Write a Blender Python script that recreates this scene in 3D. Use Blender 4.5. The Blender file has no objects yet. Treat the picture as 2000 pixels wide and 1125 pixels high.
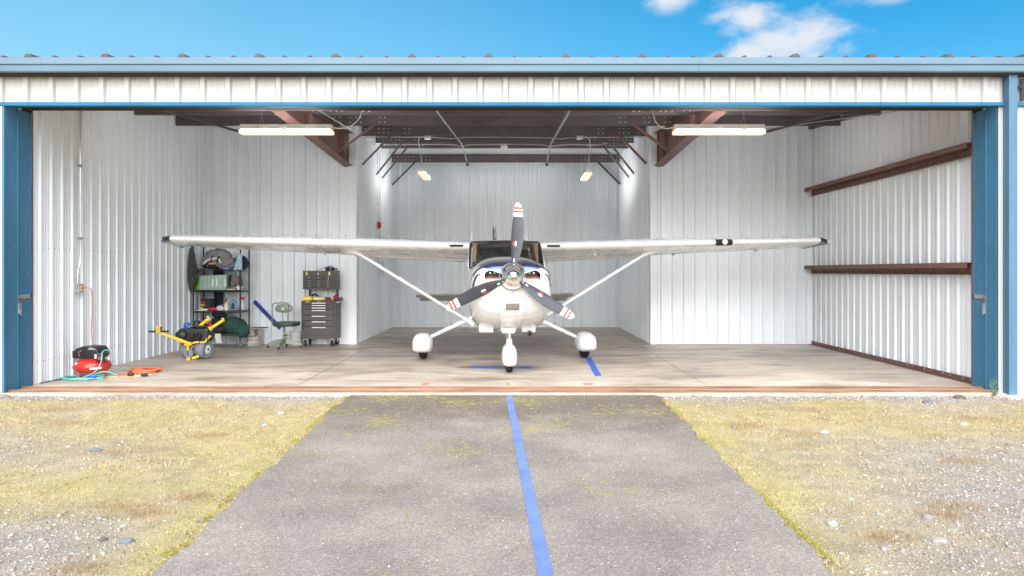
import bpy, bmesh, math, random
import numpy as np
from mathutils import Vector, Matrix, noise as mnoise
from mathutils.bvhtree import BVHTree

R = math.radians
random.seed(7)
scene = bpy.context.scene
COL = scene.collection

# ------------------------------------------------------------------ camera
cam_d = bpy.data.cameras.new("camera")
cam_d.sensor_width = 36.0
cam_d.lens = 25.2
cam_d.shift_x = -0.001
cam_d.shift_y = -0.01625
cam_d.clip_start = 0.05
cam_d.clip_end = 3000
cam = bpy.data.objects.new("camera", cam_d)
cam.location = (0, 0, 1.53)
cam.rotation_euler = (R(90), 0, 0)
COL.objects.link(cam)
scene.camera = cam

# ------------------------------------------------------------------ sun and sky
SUN_EL, SUN_AZ = 42.0, 184.0          # azimuth clockwise from +Y: behind the camera, to its left
sd = bpy.data.lights.new("sun", "SUN")
sd.energy = 3.4
sd.angle = R(80)
sd.color = (1.0, 0.95, 0.90)
sun = bpy.data.objects.new("sun", sd)
d = Vector((math.sin(R(SUN_AZ)) * math.cos(R(SUN_EL)), math.cos(R(SUN_AZ)) * math.cos(R(SUN_EL)), math.sin(R(SUN_EL))))
sun.rotation_euler = d.to_track_quat('Z', 'Y').to_euler()
sun.location = d * 60
COL.objects.link(sun)

world = bpy.data.worlds.new("World")
scene.world = world
world.use_nodes = True


def build_world():
    nt = world.node_tree
    nt.nodes.clear()
    N = nt.nodes.new
    L = nt.links.new
    out = N("ShaderNodeOutputWorld")
    bg = N("ShaderNodeBackground")
    bg.inputs["Strength"].default_value = 0.060
    sky = N("ShaderNodeTexSky")
    sky.sky_type = 'NISHITA'
    sky.sun_disc = False
    sky.sun_elevation = R(SUN_EL)
    sky.sun_rotation = R(SUN_AZ)
    sky.air_density = 1.0
    sky.dust_density = 0.6
    sky.ozone_density = 2.0
    hs = N("ShaderNodeHueSaturation")
    hs.inputs["Hue"].default_value = 0.484
    hs.inputs["Saturation"].default_value = 1.50
    hs.inputs["Value"].default_value = 1.0
    L(sky.outputs[0], hs.inputs["Color"])
    tc = N("ShaderNodeTexCoord")
    nrm = tc.outputs["Generated"]

    def math_(op, a, b=None, c=None):
        m = N("ShaderNodeMath")
        m.operation = op
        for i, v in enumerate((a, b, c)):
            if v is None:
                continue
            if isinstance(v, (int, float)):
                m.inputs[i].default_value = v
            else:
                L(v, m.inputs[i])
        return m.outputs[0]

    # scattered cumulus all over the sky: soft threshold of two noises
    mp = N("ShaderNodeMapping")
    mp.inputs["Scale"].default_value = (1, 1, 2.2)
    L(nrm, mp.inputs["Vector"])
    n1 = N("ShaderNodeTexNoise")
    n1.inputs["Scale"].default_value = 3.1
    n1.inputs["Detail"].default_value = 9
    n1.inputs["Roughness"].default_value = 0.58
    n1.inputs["Distortion"].default_value = 0.35
    L(mp.outputs[0], n1.inputs["Vector"])
    n2 = N("ShaderNodeTexNoise")
    n2.inputs["Scale"].default_value = 9.0
    n2.inputs["Detail"].default_value = 10
    n2.inputs["Roughness"].default_value = 0.62
    n2.inputs["Distortion"].default_value = 0.5
    L(mp.outputs[0], n2.inputs["Vector"])
    # the particular cumulus bank right of the middle, as a few lobes in direction space
    def lobe(x, z, rx, rz):
        v = Vector((x, 1.0, z)).normalized()
        vs = N("ShaderNodeVectorMath"); vs.operation = 'SUBTRACT'
        L(nrm, vs.inputs[0]); vs.inputs[1].default_value = v
        sc = N("ShaderNodeVectorMath"); sc.operation = 'MULTIPLY'
        L(vs.outputs[0], sc.inputs[0]); sc.inputs[1].default_value = (1 / rx, 1 / rx, 1 / rz)
        ln = N("ShaderNodeVectorMath"); ln.operation = 'LENGTH'
        L(sc.outputs[0], ln.inputs[0])
        return math_('SUBTRACT', 1.0, ln.outputs["Value"])
    lobes = [lobe(.330, .352, .055, .030), lobe(.372, .318, .085, .045), lobe(.41, .325, .055, .045),
             lobe(.42, .300, .055, .030), lobe(.33, .305, .06, .03), lobe(.215, .378, .038, .018),
             lobe(.53, .385, .08, .014)]
    acc = lobes[0]
    for l in lobes[1:]:
        acc = math_('MAXIMUM', acc, l)
    acc = math_('MAXIMUM', acc, -0.9)
    dens = math_('ADD', math_('MULTIPLY', acc, 0.62), math_('MULTIPLY', math_('SUBTRACT', n2.outputs[0], 0.5), 1.5))
    mr = N("ShaderNodeMapRange"); mr.interpolation_type = 'SMOOTHSTEP'
    mr.inputs["From Min"].default_value = 0.02
    mr.inputs["From Max"].default_value = 0.62
    L(dens, mr.inputs["Value"])
    mr2 = N("ShaderNodeMapRange"); mr2.interpolation_type = 'SMOOTHSTEP'
    mr2.inputs["From Min"].default_value = 0.64
    mr2.inputs["From Max"].default_value = 0.76
    L(math_('ADD', math_('MULTIPLY', n1.outputs[0], 0.8), math_('MULTIPLY', n2.outputs[0], 0.2)), mr2.inputs["Value"])
    cov = math_('MAXIMUM', mr.outputs[0], math_('MULTIPLY', mr2.outputs[0], 0.9))
    cov = math_('MULTIPLY', cov, 0.90)
    # thin high haze that pales the left of the view
    veil = math_('MAXIMUM', lobe(-.95, .20, 1.05, .55), 0.0)
    n6 = N("ShaderNodeTexNoise"); n6.inputs["Scale"].default_value = 2.2; n6.inputs["Detail"].default_value = 5
    L(mp.outputs[0], n6.inputs["Vector"])
    veil = math_('MULTIPLY', veil, math_('ADD', math_('MULTIPLY', n6.outputs[0], .6), .42))
    hz = N("ShaderNodeMix"); hz.data_type = 'RGBA'
    L(veil, hz.inputs["Factor"])
    L(hs.outputs[0], hz.inputs[6])
    hz.inputs[7].default_value = (2.7, 5.0, 6.2, 1)
    cl = N("ShaderNodeMix"); cl.data_type = 'RGBA'
    L(cov, cl.inputs["Factor"])
    L(hz.outputs[2], cl.inputs[6])
    cl.inputs[7].default_value = CLOUD
    L(cl.outputs[2], bg.inputs["Color"])
    L(bg.outputs[0], out.inputs["Surface"])


CLOUD = (5.0, 5.15, 5.4, 1)
build_world()

# ------------------------------------------------------------------ exposure and renderer
scene.view_settings.view_transform = 'Standard'
scene.view_settings.look = 'None'
scene.view_settings.gamma = 1
scene.view_settings.exposure = 1.52
scene.view_settings.use_curve_mapping = False
scene.render.engine = 'CYCLES'
scene.cycles.use_denoising = True
scene.cycles.denoising_prefilter = 'NONE'
scene.cycles.max_bounces = 12
scene.cycles.diffuse_bounces = 6
scene.cycles.glossy_bounces = 5
scene.cycles.transmission_bounces = 6
scene.cycles.transparent_max_bounces = 12
scene.cycles.sample_clamp_indirect = 8.0

# ------------------------------------------------------------------ materials
MATS = {}


def mat(name, rgb, rough=0.5, metal=0.0, var=0.12, scale=12.0, bump=0.0, bscale=60.0, coat=0.0, rgb2=None,
        stretch=(1, 1, 1), spec=0.5, detail=6, contrast=(0.35, 0.65)):
    """Principled material whose colour wanders between rgb and rgb2 over noise, with fine relief."""
    m = bpy.data.materials.new(name)
    m.use_nodes = True
    nt = m.node_tree
    b = nt.nodes["Principled BSDF"]
    N, L = nt.nodes.new, nt.links.new
    tc = N("ShaderNodeTexCoord")
    mp = N("ShaderNodeMapping")
    mp.inputs["Scale"].default_value = stretch
    L(tc.outputs["Object"], mp.inputs["Vector"])
    nz = N("ShaderNodeTexNoise")
    nz.inputs["Scale"].default_value = scale
    nz.inputs["Detail"].default_value = detail
    nz.inputs["Roughness"].default_value = 0.6
    L(mp.outputs[0], nz.inputs["Vector"])
    cr = N("ShaderNodeValToRGB")
    c1 = tuple(rgb)
    c2 = tuple(rgb2) if rgb2 else tuple(min(1, c * (1 + var)) for c in rgb)
    c0 = c1 if rgb2 else tuple(c * (1 - var) for c in rgb)
    cr.color_ramp.elements[0].position = contrast[0]
    cr.color_ramp.elements[0].color = (*c0, 1)
    cr.color_ramp.elements[1].position = contrast[1]
    cr.color_ramp.elements[1].color = (*c2, 1)
    L(nz.outputs[0], cr.inputs[0])
    L(cr.outputs[0], b.inputs["Base Color"])
    b.inputs["Metallic"].default_value = metal
    b.inputs["Specular IOR Level"].default_value = spec
    rr = N("ShaderNodeMapRange")
    rr.inputs["To Min"].default_value = max(0.02, rough - 0.08)
    rr.inputs["To Max"].default_value = min(1, rough + 0.08)
    L(nz.outputs[0], rr.inputs["Value"])
    L(rr.outputs[0], b.inputs["Roughness"])
    if coat:
        b.inputs["Coat Weight"].default_value = coat
        b.inputs["Coat Roughness"].default_value = 0.08
    if bump:
        n2 = N("ShaderNodeTexNoise")
        n2.inputs["Scale"].default_value = bscale
        n2.inputs["Detail"].default_value = 5
        L(mp.outputs[0], n2.inputs["Vector"])
        bp = N("ShaderNodeBump")
        bp.inputs["Strength"].default_value = bump
        bp.inputs["Distance"].default_value = 0.01
        L(n2.outputs[0], bp.inputs["Height"])
        L(bp.outputs[0], b.inputs["Normal"])
    MATS[name] = m
    return m


mat("liner_white", (.80, .83, .87), .62, var=.04, scale=1.2, stretch=(1, 1, .3), bump=.05, bscale=8)
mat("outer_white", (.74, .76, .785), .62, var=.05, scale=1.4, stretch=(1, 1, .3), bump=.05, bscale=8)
def sheet_tint(name, amt):
    """each sheet a touch lighter or darker than its neighbour"""
    m = MATS[name]
    nt = m.node_tree
    b = nt.nodes["Principled BSDF"]
    src = b.inputs["Base Color"].links[0].from_socket
    oi = nt.nodes.new("ShaderNodeObjectInfo")
    mr = nt.nodes.new("ShaderNodeMapRange")
    mr.inputs["To Min"].default_value = 1 - amt
    mr.inputs["To Max"].default_value = 1 + amt
    nt.links.new(oi.outputs["Random"], mr.inputs["Value"])
    sc = nt.nodes.new("ShaderNodeVectorMath")
    sc.operation = 'SCALE'
    nt.links.new(src, sc.inputs[0])
    nt.links.new(mr.outputs[0], sc.inputs["Scale"])
    nt.links.new(sc.outputs[0], b.inputs["Base Color"])


sheet_tint("liner_white", .03)
sheet_tint("outer_white", .03)
mat("cream", (.44, .432, .412), .45, var=.04, scale=1.5, stretch=(1, 1, .4), bump=.05, bscale=6)
mat("blue_trim", (.040, .165, .285), .42, var=.10, scale=2.5, stretch=(1, 1, .35), bump=.04, bscale=7)
mat("blue_faded", (.100, .170, .230), .5, var=.10, scale=3, stretch=(.3, 1, 2), bump=.05, bscale=6)
mat("blue_mid", (.060, .150, .245), .5, var=.10, scale=3, stretch=(1, 1, .3), bump=.05, bscale=6)
mat("blue_header", (.034, .150, .27), .75, var=.10, scale=2.5, spec=.1)
mat("steel_red", (.170, .080, .064), .55, var=.16, scale=5, bump=.06)
mat("steel_dark", (.090, .075, .077), .55, var=.18, scale=4, bump=.05)
mat("track_steel", (.06, .045, .042), .85, spec=.15, var=.25, scale=3, stretch=(.2, 1, 1))
mat("rust", (.14, .065, .034), .85, rgb2=(.30, .165, .095), scale=5, stretch=(.3, 3, 3), bump=.35, bscale=50)
mat("roof_vinyl", (.84, .84, .84), .5, var=.05, scale=2, bump=.2, bscale=3)
mat("roof_sheet", (.10, .07, .065), .6, var=.1)
mat("galv", (.48, .49, .50), .38, metal=.7, var=.15, scale=14, bump=.05)
mat("emt", (.55, .56, .57), .3, metal=.8, var=.08, scale=8)
mat("screw", (.30, .29, .28), .4, metal=.6, var=.1)
mat("white_plastic", (.78, .78, .76), .4, var=.04)
mat("lamp_body", (.80, .79, .76), .4, var=.03)
mat("black_plastic", (.022, .022, .024), .45, var=.3, scale=20, bump=.08)
mat("black_metal", (.018, .018, .019), .4, var=.3, scale=15)
mat("rubber", (.020, .020, .021), .75, var=.25, scale=25, bump=.2, bscale=90)
mat("grey_rubber", (.21, .22, .25), .7, var=.12, scale=15, bump=.12)
mat("tug_yellow", (.83, .52, .015), .42, var=.1, scale=9)
mat("red_paint", (.58, .030, .022), .3, var=.12, scale=7, coat=.3)
mat("red_plastic", (.58, .022, .025), .42, var=.1)
mat("teal_hose", (.13, .50, .43), .45, var=.1)
mat("orange_cord", (.62, .15, .06), .5, var=.08)
mat("black_cord", (.02, .02, .02), .6)
mat("tool_brown", (.060, .052, .049), .42, var=.12, scale=90, bump=.15, bscale=220)
mat("chrome", (.88, .88, .89), .12, metal=1, var=.03)
mat("satin_metal", (.62, .62, .62), .3, metal=.9, var=.08)
mat("brass", (.68, .50, .25), .3, metal=.9, var=.1)
mat("stool_green", (.20, .225, .17), .42, var=.10, scale=10, coat=.2)
mat("stool_vinyl", (.020, .042, .036), .42, var=.2, scale=12, bump=.08)
mat("olive_cloth", (.050, .056, .042), .85, var=.25, scale=10, bump=.3, bscale=60)
mat("navy_cloth", (.016, .022, .045), .85, var=.3, scale=14, bump=.2)
mat("black_cloth", (.014, .014, .017), .85, var=.3, scale=14, bump=.2)
mat("grey_fleece", (.13, .13, .135), .95, rgb2=(.30, .30, .31), scale=50, bump=.6, bscale=90)
mat("white_cloth", (.70, .69, .66), .85, var=.08, scale=12, bump=.15)
mat("green_cloth", (.020, .068, .058), .9, var=.25, scale=9, bump=.3, bscale=30)
mat("blue_towel", (.36, .52, .60), .9, var=.1, scale=20, bump=.25)
mat("denim", (.20, .33, .47), .9, var=.2, scale=16, bump=.25)
mat("grey_cloth", (.17, .18, .18), .85, var=.15, bump=.2)
mat("binder_green", (.38, .54, .46), .5, var=.07, scale=8)
mat("binder_blue", (.37, .54, .53), .5, var=.07, scale=8)
mat("binder_lime", (.26, .60, .035), .5, var=.07, scale=8)
mat("binder_dark", (.05, .10, .08), .5, var=.1)
mat("paper", (.80, .79, .75), .7, var=.04)
mat("paper_yellow", (.80, .74, .38), .7, var=.05)
mat("card_orange", (.78, .36, .14), .7, var=.08)
mat("card_brown", (.26, .16, .09), .8, var=.2)
mat("clear_plastic", (.72, .72, .68), .25, var=.06)
mat("yellow_plastic", (.86, .62, .01), .4, var=.06)
mat("lime_plastic", (.55, .65, .10), .5, var=.1)
mat("blue_plastic", (.02, .09, .48), .4, var=.1)
mat("blue_tape", (.028, .13, .58), .6, var=.08, scale=40, bump=.06)
mat("wall_tape", (.010, .035, .30), .55, var=.06, scale=30)
mat("blue_line", (.055, .125, .42), .7, var=.12, scale=25, bump=.2, bscale=200)
mat("red_mark", (.55, .16, .12), .8, rgb2=(.44, .28, .21), scale=14, contrast=(.4, .62))
mat("green_plant", (.13, .22, .07), .7, var=.3, scale=30)
mat("alarm_red", (.40, .012, .012), .35, var=.08)
mat("tan_leather", (.55, .38, .22), .55, var=.12, scale=10)
mat("seat_grey", (.26, .26, .27), .8, var=.2)
mat("headliner", (.42, .41, .39), .8, var=.08)
mat("air_white", (.82, .825, .835), .28, var=.02, scale=3, coat=.5)
mat("wing_under", (.72, .72, .71), .34, var=.07, scale=5, stretch=(1, 3, 1), coat=.2, bump=.05, bscale=14)
mat("air_navy", (.012, .016, .040), .2, var=.1, coat=.5)
mat("prop_grey", (.050, .052, .062), .40, var=.10, scale=12)
mat("prop_white", (.80, .80, .79), .4, var=.04)
mat("prop_red", (.72, .045, .025), .4, var=.06)
mat("dark_hole", (.012, .012, .013), .7, var=.2)
mat("engine_grey", (.20, .20, .21), .45, metal=.5, var=.3, scale=30)
mat("baffle_orange", (.62, .13, .045), .6, var=.1)
mat("mesh_grey", (.20, .19, .17), .5, metal=.5, rgb2=(.42, .40, .36), scale=160, contrast=(.45, .55))
mat("rivet_grey", (.16, .16, .16), .5, var=.1)
mat("swoosh_grey", (.04, .042, .05), .3, var=.1, coat=.4)


def cowl_paint():
    m = bpy.data.materials.new("cowl_paint")
    m.use_nodes = True
    nt = m.node_tree
    b = nt.nodes["Principled BSDF"]
    a = nt.nodes.new("ShaderNodeVertexColor")
    a.layer_name = "Col"
    nt.links.new(a.outputs[0], b.inputs["Base Color"])
    b.inputs["Roughness"].default_value = .28
    b.inputs["Coat Weight"].default_value = .5
    b.inputs["Coat Roughness"].default_value = .06
    MATS["cowl_paint"] = m


cowl_paint()


def lit(name, rgb, strength):
    m = bpy.data.materials.new(name)
    m.use_nodes = True
    b = m.node_tree.nodes["Principled BSDF"]
    b.inputs["Base Color"].default_value = (.8, .8, .76, 1)
    b.inputs["Emission Color"].default_value = (*rgb, 1)
    b.inputs["Emission Strength"].default_value = strength
    MATS[name] = m


lit("tube_light", (.94, .97, 1.0), 96.0)
lit("lens_light", (1, .70, .38), .32)
lit("far_tube_light", (.97, .97, .97), 44.0)


def glass(name, tint, refl=1.0):
    m = bpy.data.materials.new(name)
    m.use_nodes = True
    nt = m.node_tree
    nt.nodes.clear()
    N, L = nt.nodes.new, nt.links.new
    out = N("ShaderNodeOutputMaterial")
    tr = N("ShaderNodeBsdfTransparent")
    tr.inputs[0].default_value = (*tint, 1)
    gl = N("ShaderNodeBsdfGlossy")
    gl.inputs["Roughness"].default_value = .02
    fr = N("ShaderNodeFresnel")
    fr.inputs[0].default_value = 1.5
    mx = N("ShaderNodeMixShader")
    L(fr.outputs[0], mx.inputs[0]); L(tr.outputs[0], mx.inputs[1]); L(gl.outputs[0], mx.inputs[2])
    L(mx.outputs[0], out.inputs[0])
    MATS[name] = m


glass("windshield_glass", (.93, .94, .94))
glass("side_glass", (.85, .87, .88))


# ------------------------------------------------------------------ mesh helpers
def frame_of(dirv, up=Vector((0, 0, 1))):
    d = dirv.normalized()
    if abs(d.dot(up)) > .98:
        up = Vector((0, 1, 0))
    s = d.cross(up).normalized()
    return s, s.cross(d).normalized()


class MB:
    def __init__(s):
        s.v, s.f = [], []

    def add(s, vs, fs):
        o = len(s.v)
        s.v += [tuple(v) for v in vs]
        s.f += [tuple(i + o for i in f) for f in fs]
        return s

    def box(s, c, d, rot=None, taper=1.0):
        c = Vector(c)
        hx, hy, hz = d[0] / 2, d[1] / 2, d[2] / 2
        vs = []
        for z, t in ((-hz, 1.0), (hz, taper)):
            for x, y in ((-hx, -hy), (hx, -hy), (hx, hy), (-hx, hy)):
                p = Vector((x * t, y * t, z))
                if rot is not None:
                    p = rot @ p
                vs.append(c + p)
        return s.add(vs, [(0, 3, 2, 1), (4, 5, 6, 7), (0, 1, 5, 4), (1, 2, 6, 5), (2, 3, 7, 6), (3, 0, 4, 7)])

    def span(s, a, b):
        a, b = Vector(a), Vector(b)
        return s.box((a + b) / 2, (abs(b.x - a.x), abs(b.y - a.y), abs(b.z - a.z)))

    def bar(s, p0, p1, w, h, up=(0, 0, 1)):
        p0, p1 = Vector(p0), Vector(p1)
        a, b = frame_of(p1 - p0, Vector(up))
        vs = []
        for p in (p0, p1):
            for i, j in ((-1, -1), (1, -1), (1, 1), (-1, 1)):
                vs.append(p + a * (i * w / 2) + b * (j * h / 2))
        return s.add(vs, [(0, 1, 2, 3), (7, 6, 5, 4), (0, 4, 5, 1), (1, 5, 6, 2), (2, 6, 7, 3), (3, 7, 4, 0)])

    def angle(s, p0, p1, w, t=.005, up=(0, 0, 1)):
        """an L section"""
        p0, p1 = Vector(p0), Vector(p1)
        a, b = frame_of(p1 - p0, Vector(up))
        s.bar(p0 + a * (w / 2), p1 + a * (w / 2), w, t, up)
        s.bar(p0 + b * (w / 2 + t / 2), p1 + b * (w / 2 + t / 2), t, w, up)
        return s

    def loft(s, rings, closed=True, caps=True):
        n = len(rings[0])
        o = len(s.v)
        for r in rings:
            s.v += [tuple(p) for p in r]
        m = n if closed else n - 1
        for k in range(len(rings) - 1):
            for i in range(m):
                j = (i + 1) % n
                s.f.append((o + k * n + i, o + k * n + j, o + (k + 1) * n + j, o + (k + 1) * n + i))
        if caps and closed:
            s.f.append(tuple(o + i for i in reversed(range(n))))
            s.f.append(tuple(o + (len(rings) - 1) * n + i for i in range(n)))
        return s

    def tube(s, pts, r, seg=8, flat=1.0, up=(0, 0, 1)):
        pts = [Vector(p) for p in pts]
        rings = []
        prev = None
        for i, p in enumerate(pts):
            d = (pts[min(i + 1, len(pts) - 1)] - pts[max(i - 1, 0)])
            if prev is None:
                a, b = frame_of(d, Vector(up))
            else:
                a = (prev - d.normalized() * prev.dot(d.normalized())).normalized()
                b = a.cross(d.normalized()).normalized()
            prev = a
            rr = r[i] if isinstance(r, (list, tuple)) else r
            rings.append([p + a * (rr * math.cos(2 * math.pi * k / seg)) + b * (rr * flat * math.sin(2 * math.pi * k / seg)) for k in range(seg)])
        return s.loft(rings)

    def lathe(s, prof, seg=24, M=None):
        """profile of (radius, height) about local Z, then matrix M"""
        rings = []
        for r, h in prof:
            ring = []
            for k in range(seg):
                a = 2 * math.pi * k / seg
                p = Vector((max(r, 1e-4) * math.cos(a), max(r, 1e-4) * math.sin(a), h))
                ring.append(M @ p if M is not None else p)
            rings.append(ring)
        return s.loft(rings)

    def prism(s, poly, fn, d0, d1):
        """poly of 2-D points pushed from d0 to d1; fn(u, v, d) -> point"""
        n = len(poly)
        vs = [fn(u, v, d0) for u, v in poly] + [fn(u, v, d1) for u, v in poly]
        fs = [tuple(reversed(range(n))), tuple(range(n, 2 * n))]
        fs += [(i, (i + 1) % n, n + (i + 1) % n, n + i) for i in range(n)]
        return s.add(vs, fs)

    def blob(s, c, rad, seed=0, amp=.15, freq=2.0, sub=3, flatten=None):
        bm = bmesh.new()
        bmesh.ops.create_icosphere(bm, subdivisions=sub, radius=1)
        bm.verts.ensure_lookup_table()
        vs = []
        for v in bm.verts:
            n = mnoise.fractal(v.co * freq + Vector((seed * 3.7, seed * 1.3, seed * 7.1)), 1.0, 2.0, 3)
            rdg = 1 - abs(mnoise.noise(v.co * freq * 1.7 + Vector((seed, 5, 2)))) * 2
            q = v.co * (1 + amp * n + amp * .5 * rdg)
            p = Vector((q.x * rad[0], q.y * rad[1], q.z * rad[2])) + Vector(c)
            if flatten is not None and p.z < flatten:
                p.z = flatten
            vs.append(p)
        fs = [tuple(v.index for v in f.verts) for f in bm.faces]
        bm.free()
        return s.add(vs, fs)

    def mesh(s, name):
        me = bpy.data.meshes.new(name)
        me.from_pydata(s.v, [], s.f)
        bm = bmesh.new()
        bm.from_mesh(me)
        bmesh.ops.recalc_face_normals(bm, faces=bm.faces)
        bm.to_mesh(me)
        bm.free()
        return me

    def build(s, name, m, parent=None, smooth=None, bevel=0, label=None, kind=None):
        me = s.mesh(name)
        return place(name, me, m, parent, smooth, bevel, label, kind)


def place(name, me, m, parent=None, smooth=None, bevel=0, label=None, kind=None):
    if m is not None and not me.materials:
        me.materials.append(MATS[m] if isinstance(m, str) else m)
    if smooth is not None:
        me.shade_smooth()
        if smooth < 179:
            me.set_sharp_from_angle(angle=R(smooth))
    o = bpy.data.objects.new(name, me)
    COL.objects.link(o)
    if parent is not None:
        o.parent = parent
    if bevel:
        bv = o.modifiers.new("bevel", 'BEVEL')
        bv.width = bevel
        bv.segments = 2
        bv.limit_method = 'ANGLE'
        bv.angle_limit = R(40)
    if label:
        o["label"] = label
    if kind:
        o["kind"] = kind
    return o


def thing(name, label, cat, loc=(0, 0, 0), rz=0.0, group=None):
    o = bpy.data.objects.new(name, None)
    o.empty_display_size = .1
    COL.objects.link(o)
    o.location = loc
    o.rotation_euler = (0, 0, rz)
    o["label"] = label
    o["category"] = cat
    if group:
        o["group"] = group
    return o


def tag(o, label, cat, group=None, kind=None):
    o["label"] = label
    o["category"] = cat
    if group:
        o["group"] = group
    if kind:
        o["kind"] = kind
    return o


def copy_tree(o, parent=None):
    c = o.copy()
    COL.objects.link(c)
    c.parent = parent
    for ch in list(o.children):
        copy_tree(ch, c)
    return c


def spline(ctrl, n=8):
    """Catmull-Rom through the control points"""
    P = [Vector(p) for p in ctrl]
    P = [P[0] * 2 - P[1]] + P + [P[-1] * 2 - P[-2]]
    out = []
    for i in range(1, len(P) - 2):
        for k in range(n):
            t = k / n
            a, b, c, d = P[i - 1], P[i], P[i + 1], P[i + 2]
            out.append(.5 * ((2 * b) + (c - a) * t + (2 * a - 5 * b + 4 * c - d) * t * t + (3 * b - a - 3 * c + d) * t ** 3))
    out.append(P[-2])
    return out


def rotm(ax, deg):
    return Matrix.Rotation(R(deg), 3, ax)


def axis_matrix(loc, zdir):
    q = Vector(zdir).to_track_quat('Z', 'Y')
    return Matrix.Translation(Vector(loc)) @ q.to_matrix().to_4x4()


# ================================================================== SETTING
def vnoise(x, y, seed=0):
    xi, yi = np.floor(x).astype(np.int64), np.floor(y).astype(np.int64)
    xf, yf = x - xi, y - yi
    u, v = xf * xf * (3 - 2 * xf), yf * yf * (3 - 2 * yf)

    def h(a, b):
        n = (a * 374761393 + b * 668265263 + seed * 1442695041) & 0x7fffffff
        n = ((n ^ (n >> 13)) * 1274126177) & 0x7fffffff
        return ((n ^ (n >> 16)) & 0xffff) / 65535.0
    return (h(xi, yi) * (1 - u) + h(xi + 1, yi) * u) * (1 - v) + (h(xi, yi + 1) * (1 - u) + h(xi + 1, yi + 1) * u) * v


def fbm(x, y, f, seed=0, octs=4):
    s, a, t = 0, .5, 0
    for k in range(octs):
        s = s + a * vnoise(x * f + 17.3 * k, y * f - 9.1 * k, seed + k)
        t += a
        a *= .5
        f *= 2.05
    return s / t


GZ = -0.035
DL0, DL1 = -2.06, -1.87      # driveway left edge at the door and near the camera
DR0, DR1 = 1.80, 1.67


def drive_edges(y):
    t = (9.0 - y) / 5.3
    return DL0 + (DL1 - DL0) * t, DR0 + (DR1 - DR0) * t


def moss_at(x, y):
    l, r = drive_edges(y)
    e = np.where(x < (l + r) / 2, l - x, x - r)
    n = fbm(x, y, .8, 3, 5)
    m = .66 + 1.5 * (n - .5)
    m = m + .40 * np.exp(-(np.maximum(e, 0) / .35) ** 2)
    bare_l = np.exp(-(((x + 2.9) / .75) ** 2 + ((y - 4.0) / .75) ** 2))
    bare_r = np.exp(-(((x - 4.2) / 1.7) ** 2 + ((y - 4.4) / 1.5) ** 2))
    bare_r2 = np.exp(-(((x - 3.0) / .7) ** 2 + ((y - 5.0) / .8) ** 2))
    m = m - .75 * bare_l - .62 * bare_r - .35 * bare_r2 + .16 * (x < 0)
    m = m - 1.2 * np.clip((y - 8.62) / .2, 0, 1)
    return np.clip(m, 0, 1)


def col_attr(me, cols):
    a = me.color_attributes.new("Col", 'FLOAT_COLOR', 'POINT')
    c = np.ones((len(cols), 4), np.float32)
    c[:, :3] = cols
    a.data.foreach_set("color", c.ravel())


def np_mesh(name, verts, faces):
    """faces: (n, k) array of equal polygons"""
    me = bpy.data.meshes.new(name)
    n, k = faces.shape
    me.vertices.add(len(verts))
    me.vertices.foreach_set("co", verts.astype(np.float32).ravel())
    me.loops.add(n * k)
    me.loops.foreach_set("vertex_index", faces.astype(np.int32).ravel())
    me.polygons.add(n)
    me.polygons.foreach_set("loop_start", np.arange(0, n * k, k, dtype=np.int32))
    me.update(calc_edges=True)
    return me


def attr_material(name, rough=.9, noise_scale=120., noise_amt=.45, bump=.5, bscale=140., spec=.3):
    m = bpy.data.materials.new(name)
    m.use_nodes = True
    nt = m.node_tree
    b = nt.nodes["Principled BSDF"]
    N, L = nt.nodes.new, nt.links.new
    a = N("ShaderNodeVertexColor"); a.layer_name = "Col"
    tc = N("ShaderNodeTexCoord")
    nz = N("ShaderNodeTexNoise"); nz.inputs["Scale"].default_value = noise_scale; nz.inputs["Detail"].default_value = 4
    nz.inputs["Roughness"].default_value = .7
    L(tc.outputs["Object"], nz.inputs["Vector"])
    mr = N("ShaderNodeMapRange")
    mr.inputs["From Min"].default_value = .3; mr.inputs["From Max"].default_value = .7
    mr.inputs["To Min"].default_value = 1 - noise_amt; mr.inputs["To Max"].default_value = 1 + noise_amt
    L(nz.outputs[0], mr.inputs["Value"])
    mx = N("ShaderNodeVectorMath"); mx.operation = 'SCALE'
    L(a.outputs[0], mx.inputs[0]); L(mr.outputs[0], mx.inputs["Scale"])
    L(mx.outputs[0], b.inputs["Base Color"])
    b.inputs["Roughness"].default_value = rough
    b.inputs["Specular IOR Level"].default_value = spec
    if bump:
        n2 = N("ShaderNodeTexNoise"); n2.inputs["Scale"].default_value = bscale; n2.inputs["Detail"].default_value = 4
        L(tc.outputs["Object"], n2.inputs["Vector"])
        bp = N("ShaderNodeBump"); bp.inputs["Strength"].default_value = bump; bp.inputs["Distance"].default_value = .012
        L(n2.outputs[0], bp.inputs["Height"]); L(bp.outputs[0], b.inputs["Normal"])
    MATS[name] = m
    return m


attr_material("ground_mat", .95, 90, .5, .8, 130)
attr_material("pebble_mat", .8, 40, .25, .25, 200)
attr_material("moss_mat", .95, 30, .15, 0)

MOSS = np.array((.39, .325, .135)); MOSS_G = np.array((.37, .335, .085)); DRY = np.array((.43, .345, .215)); GRAV = np.array((.36, .325, .285))
SOIL = np.array((.15, .115, .08))


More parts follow.
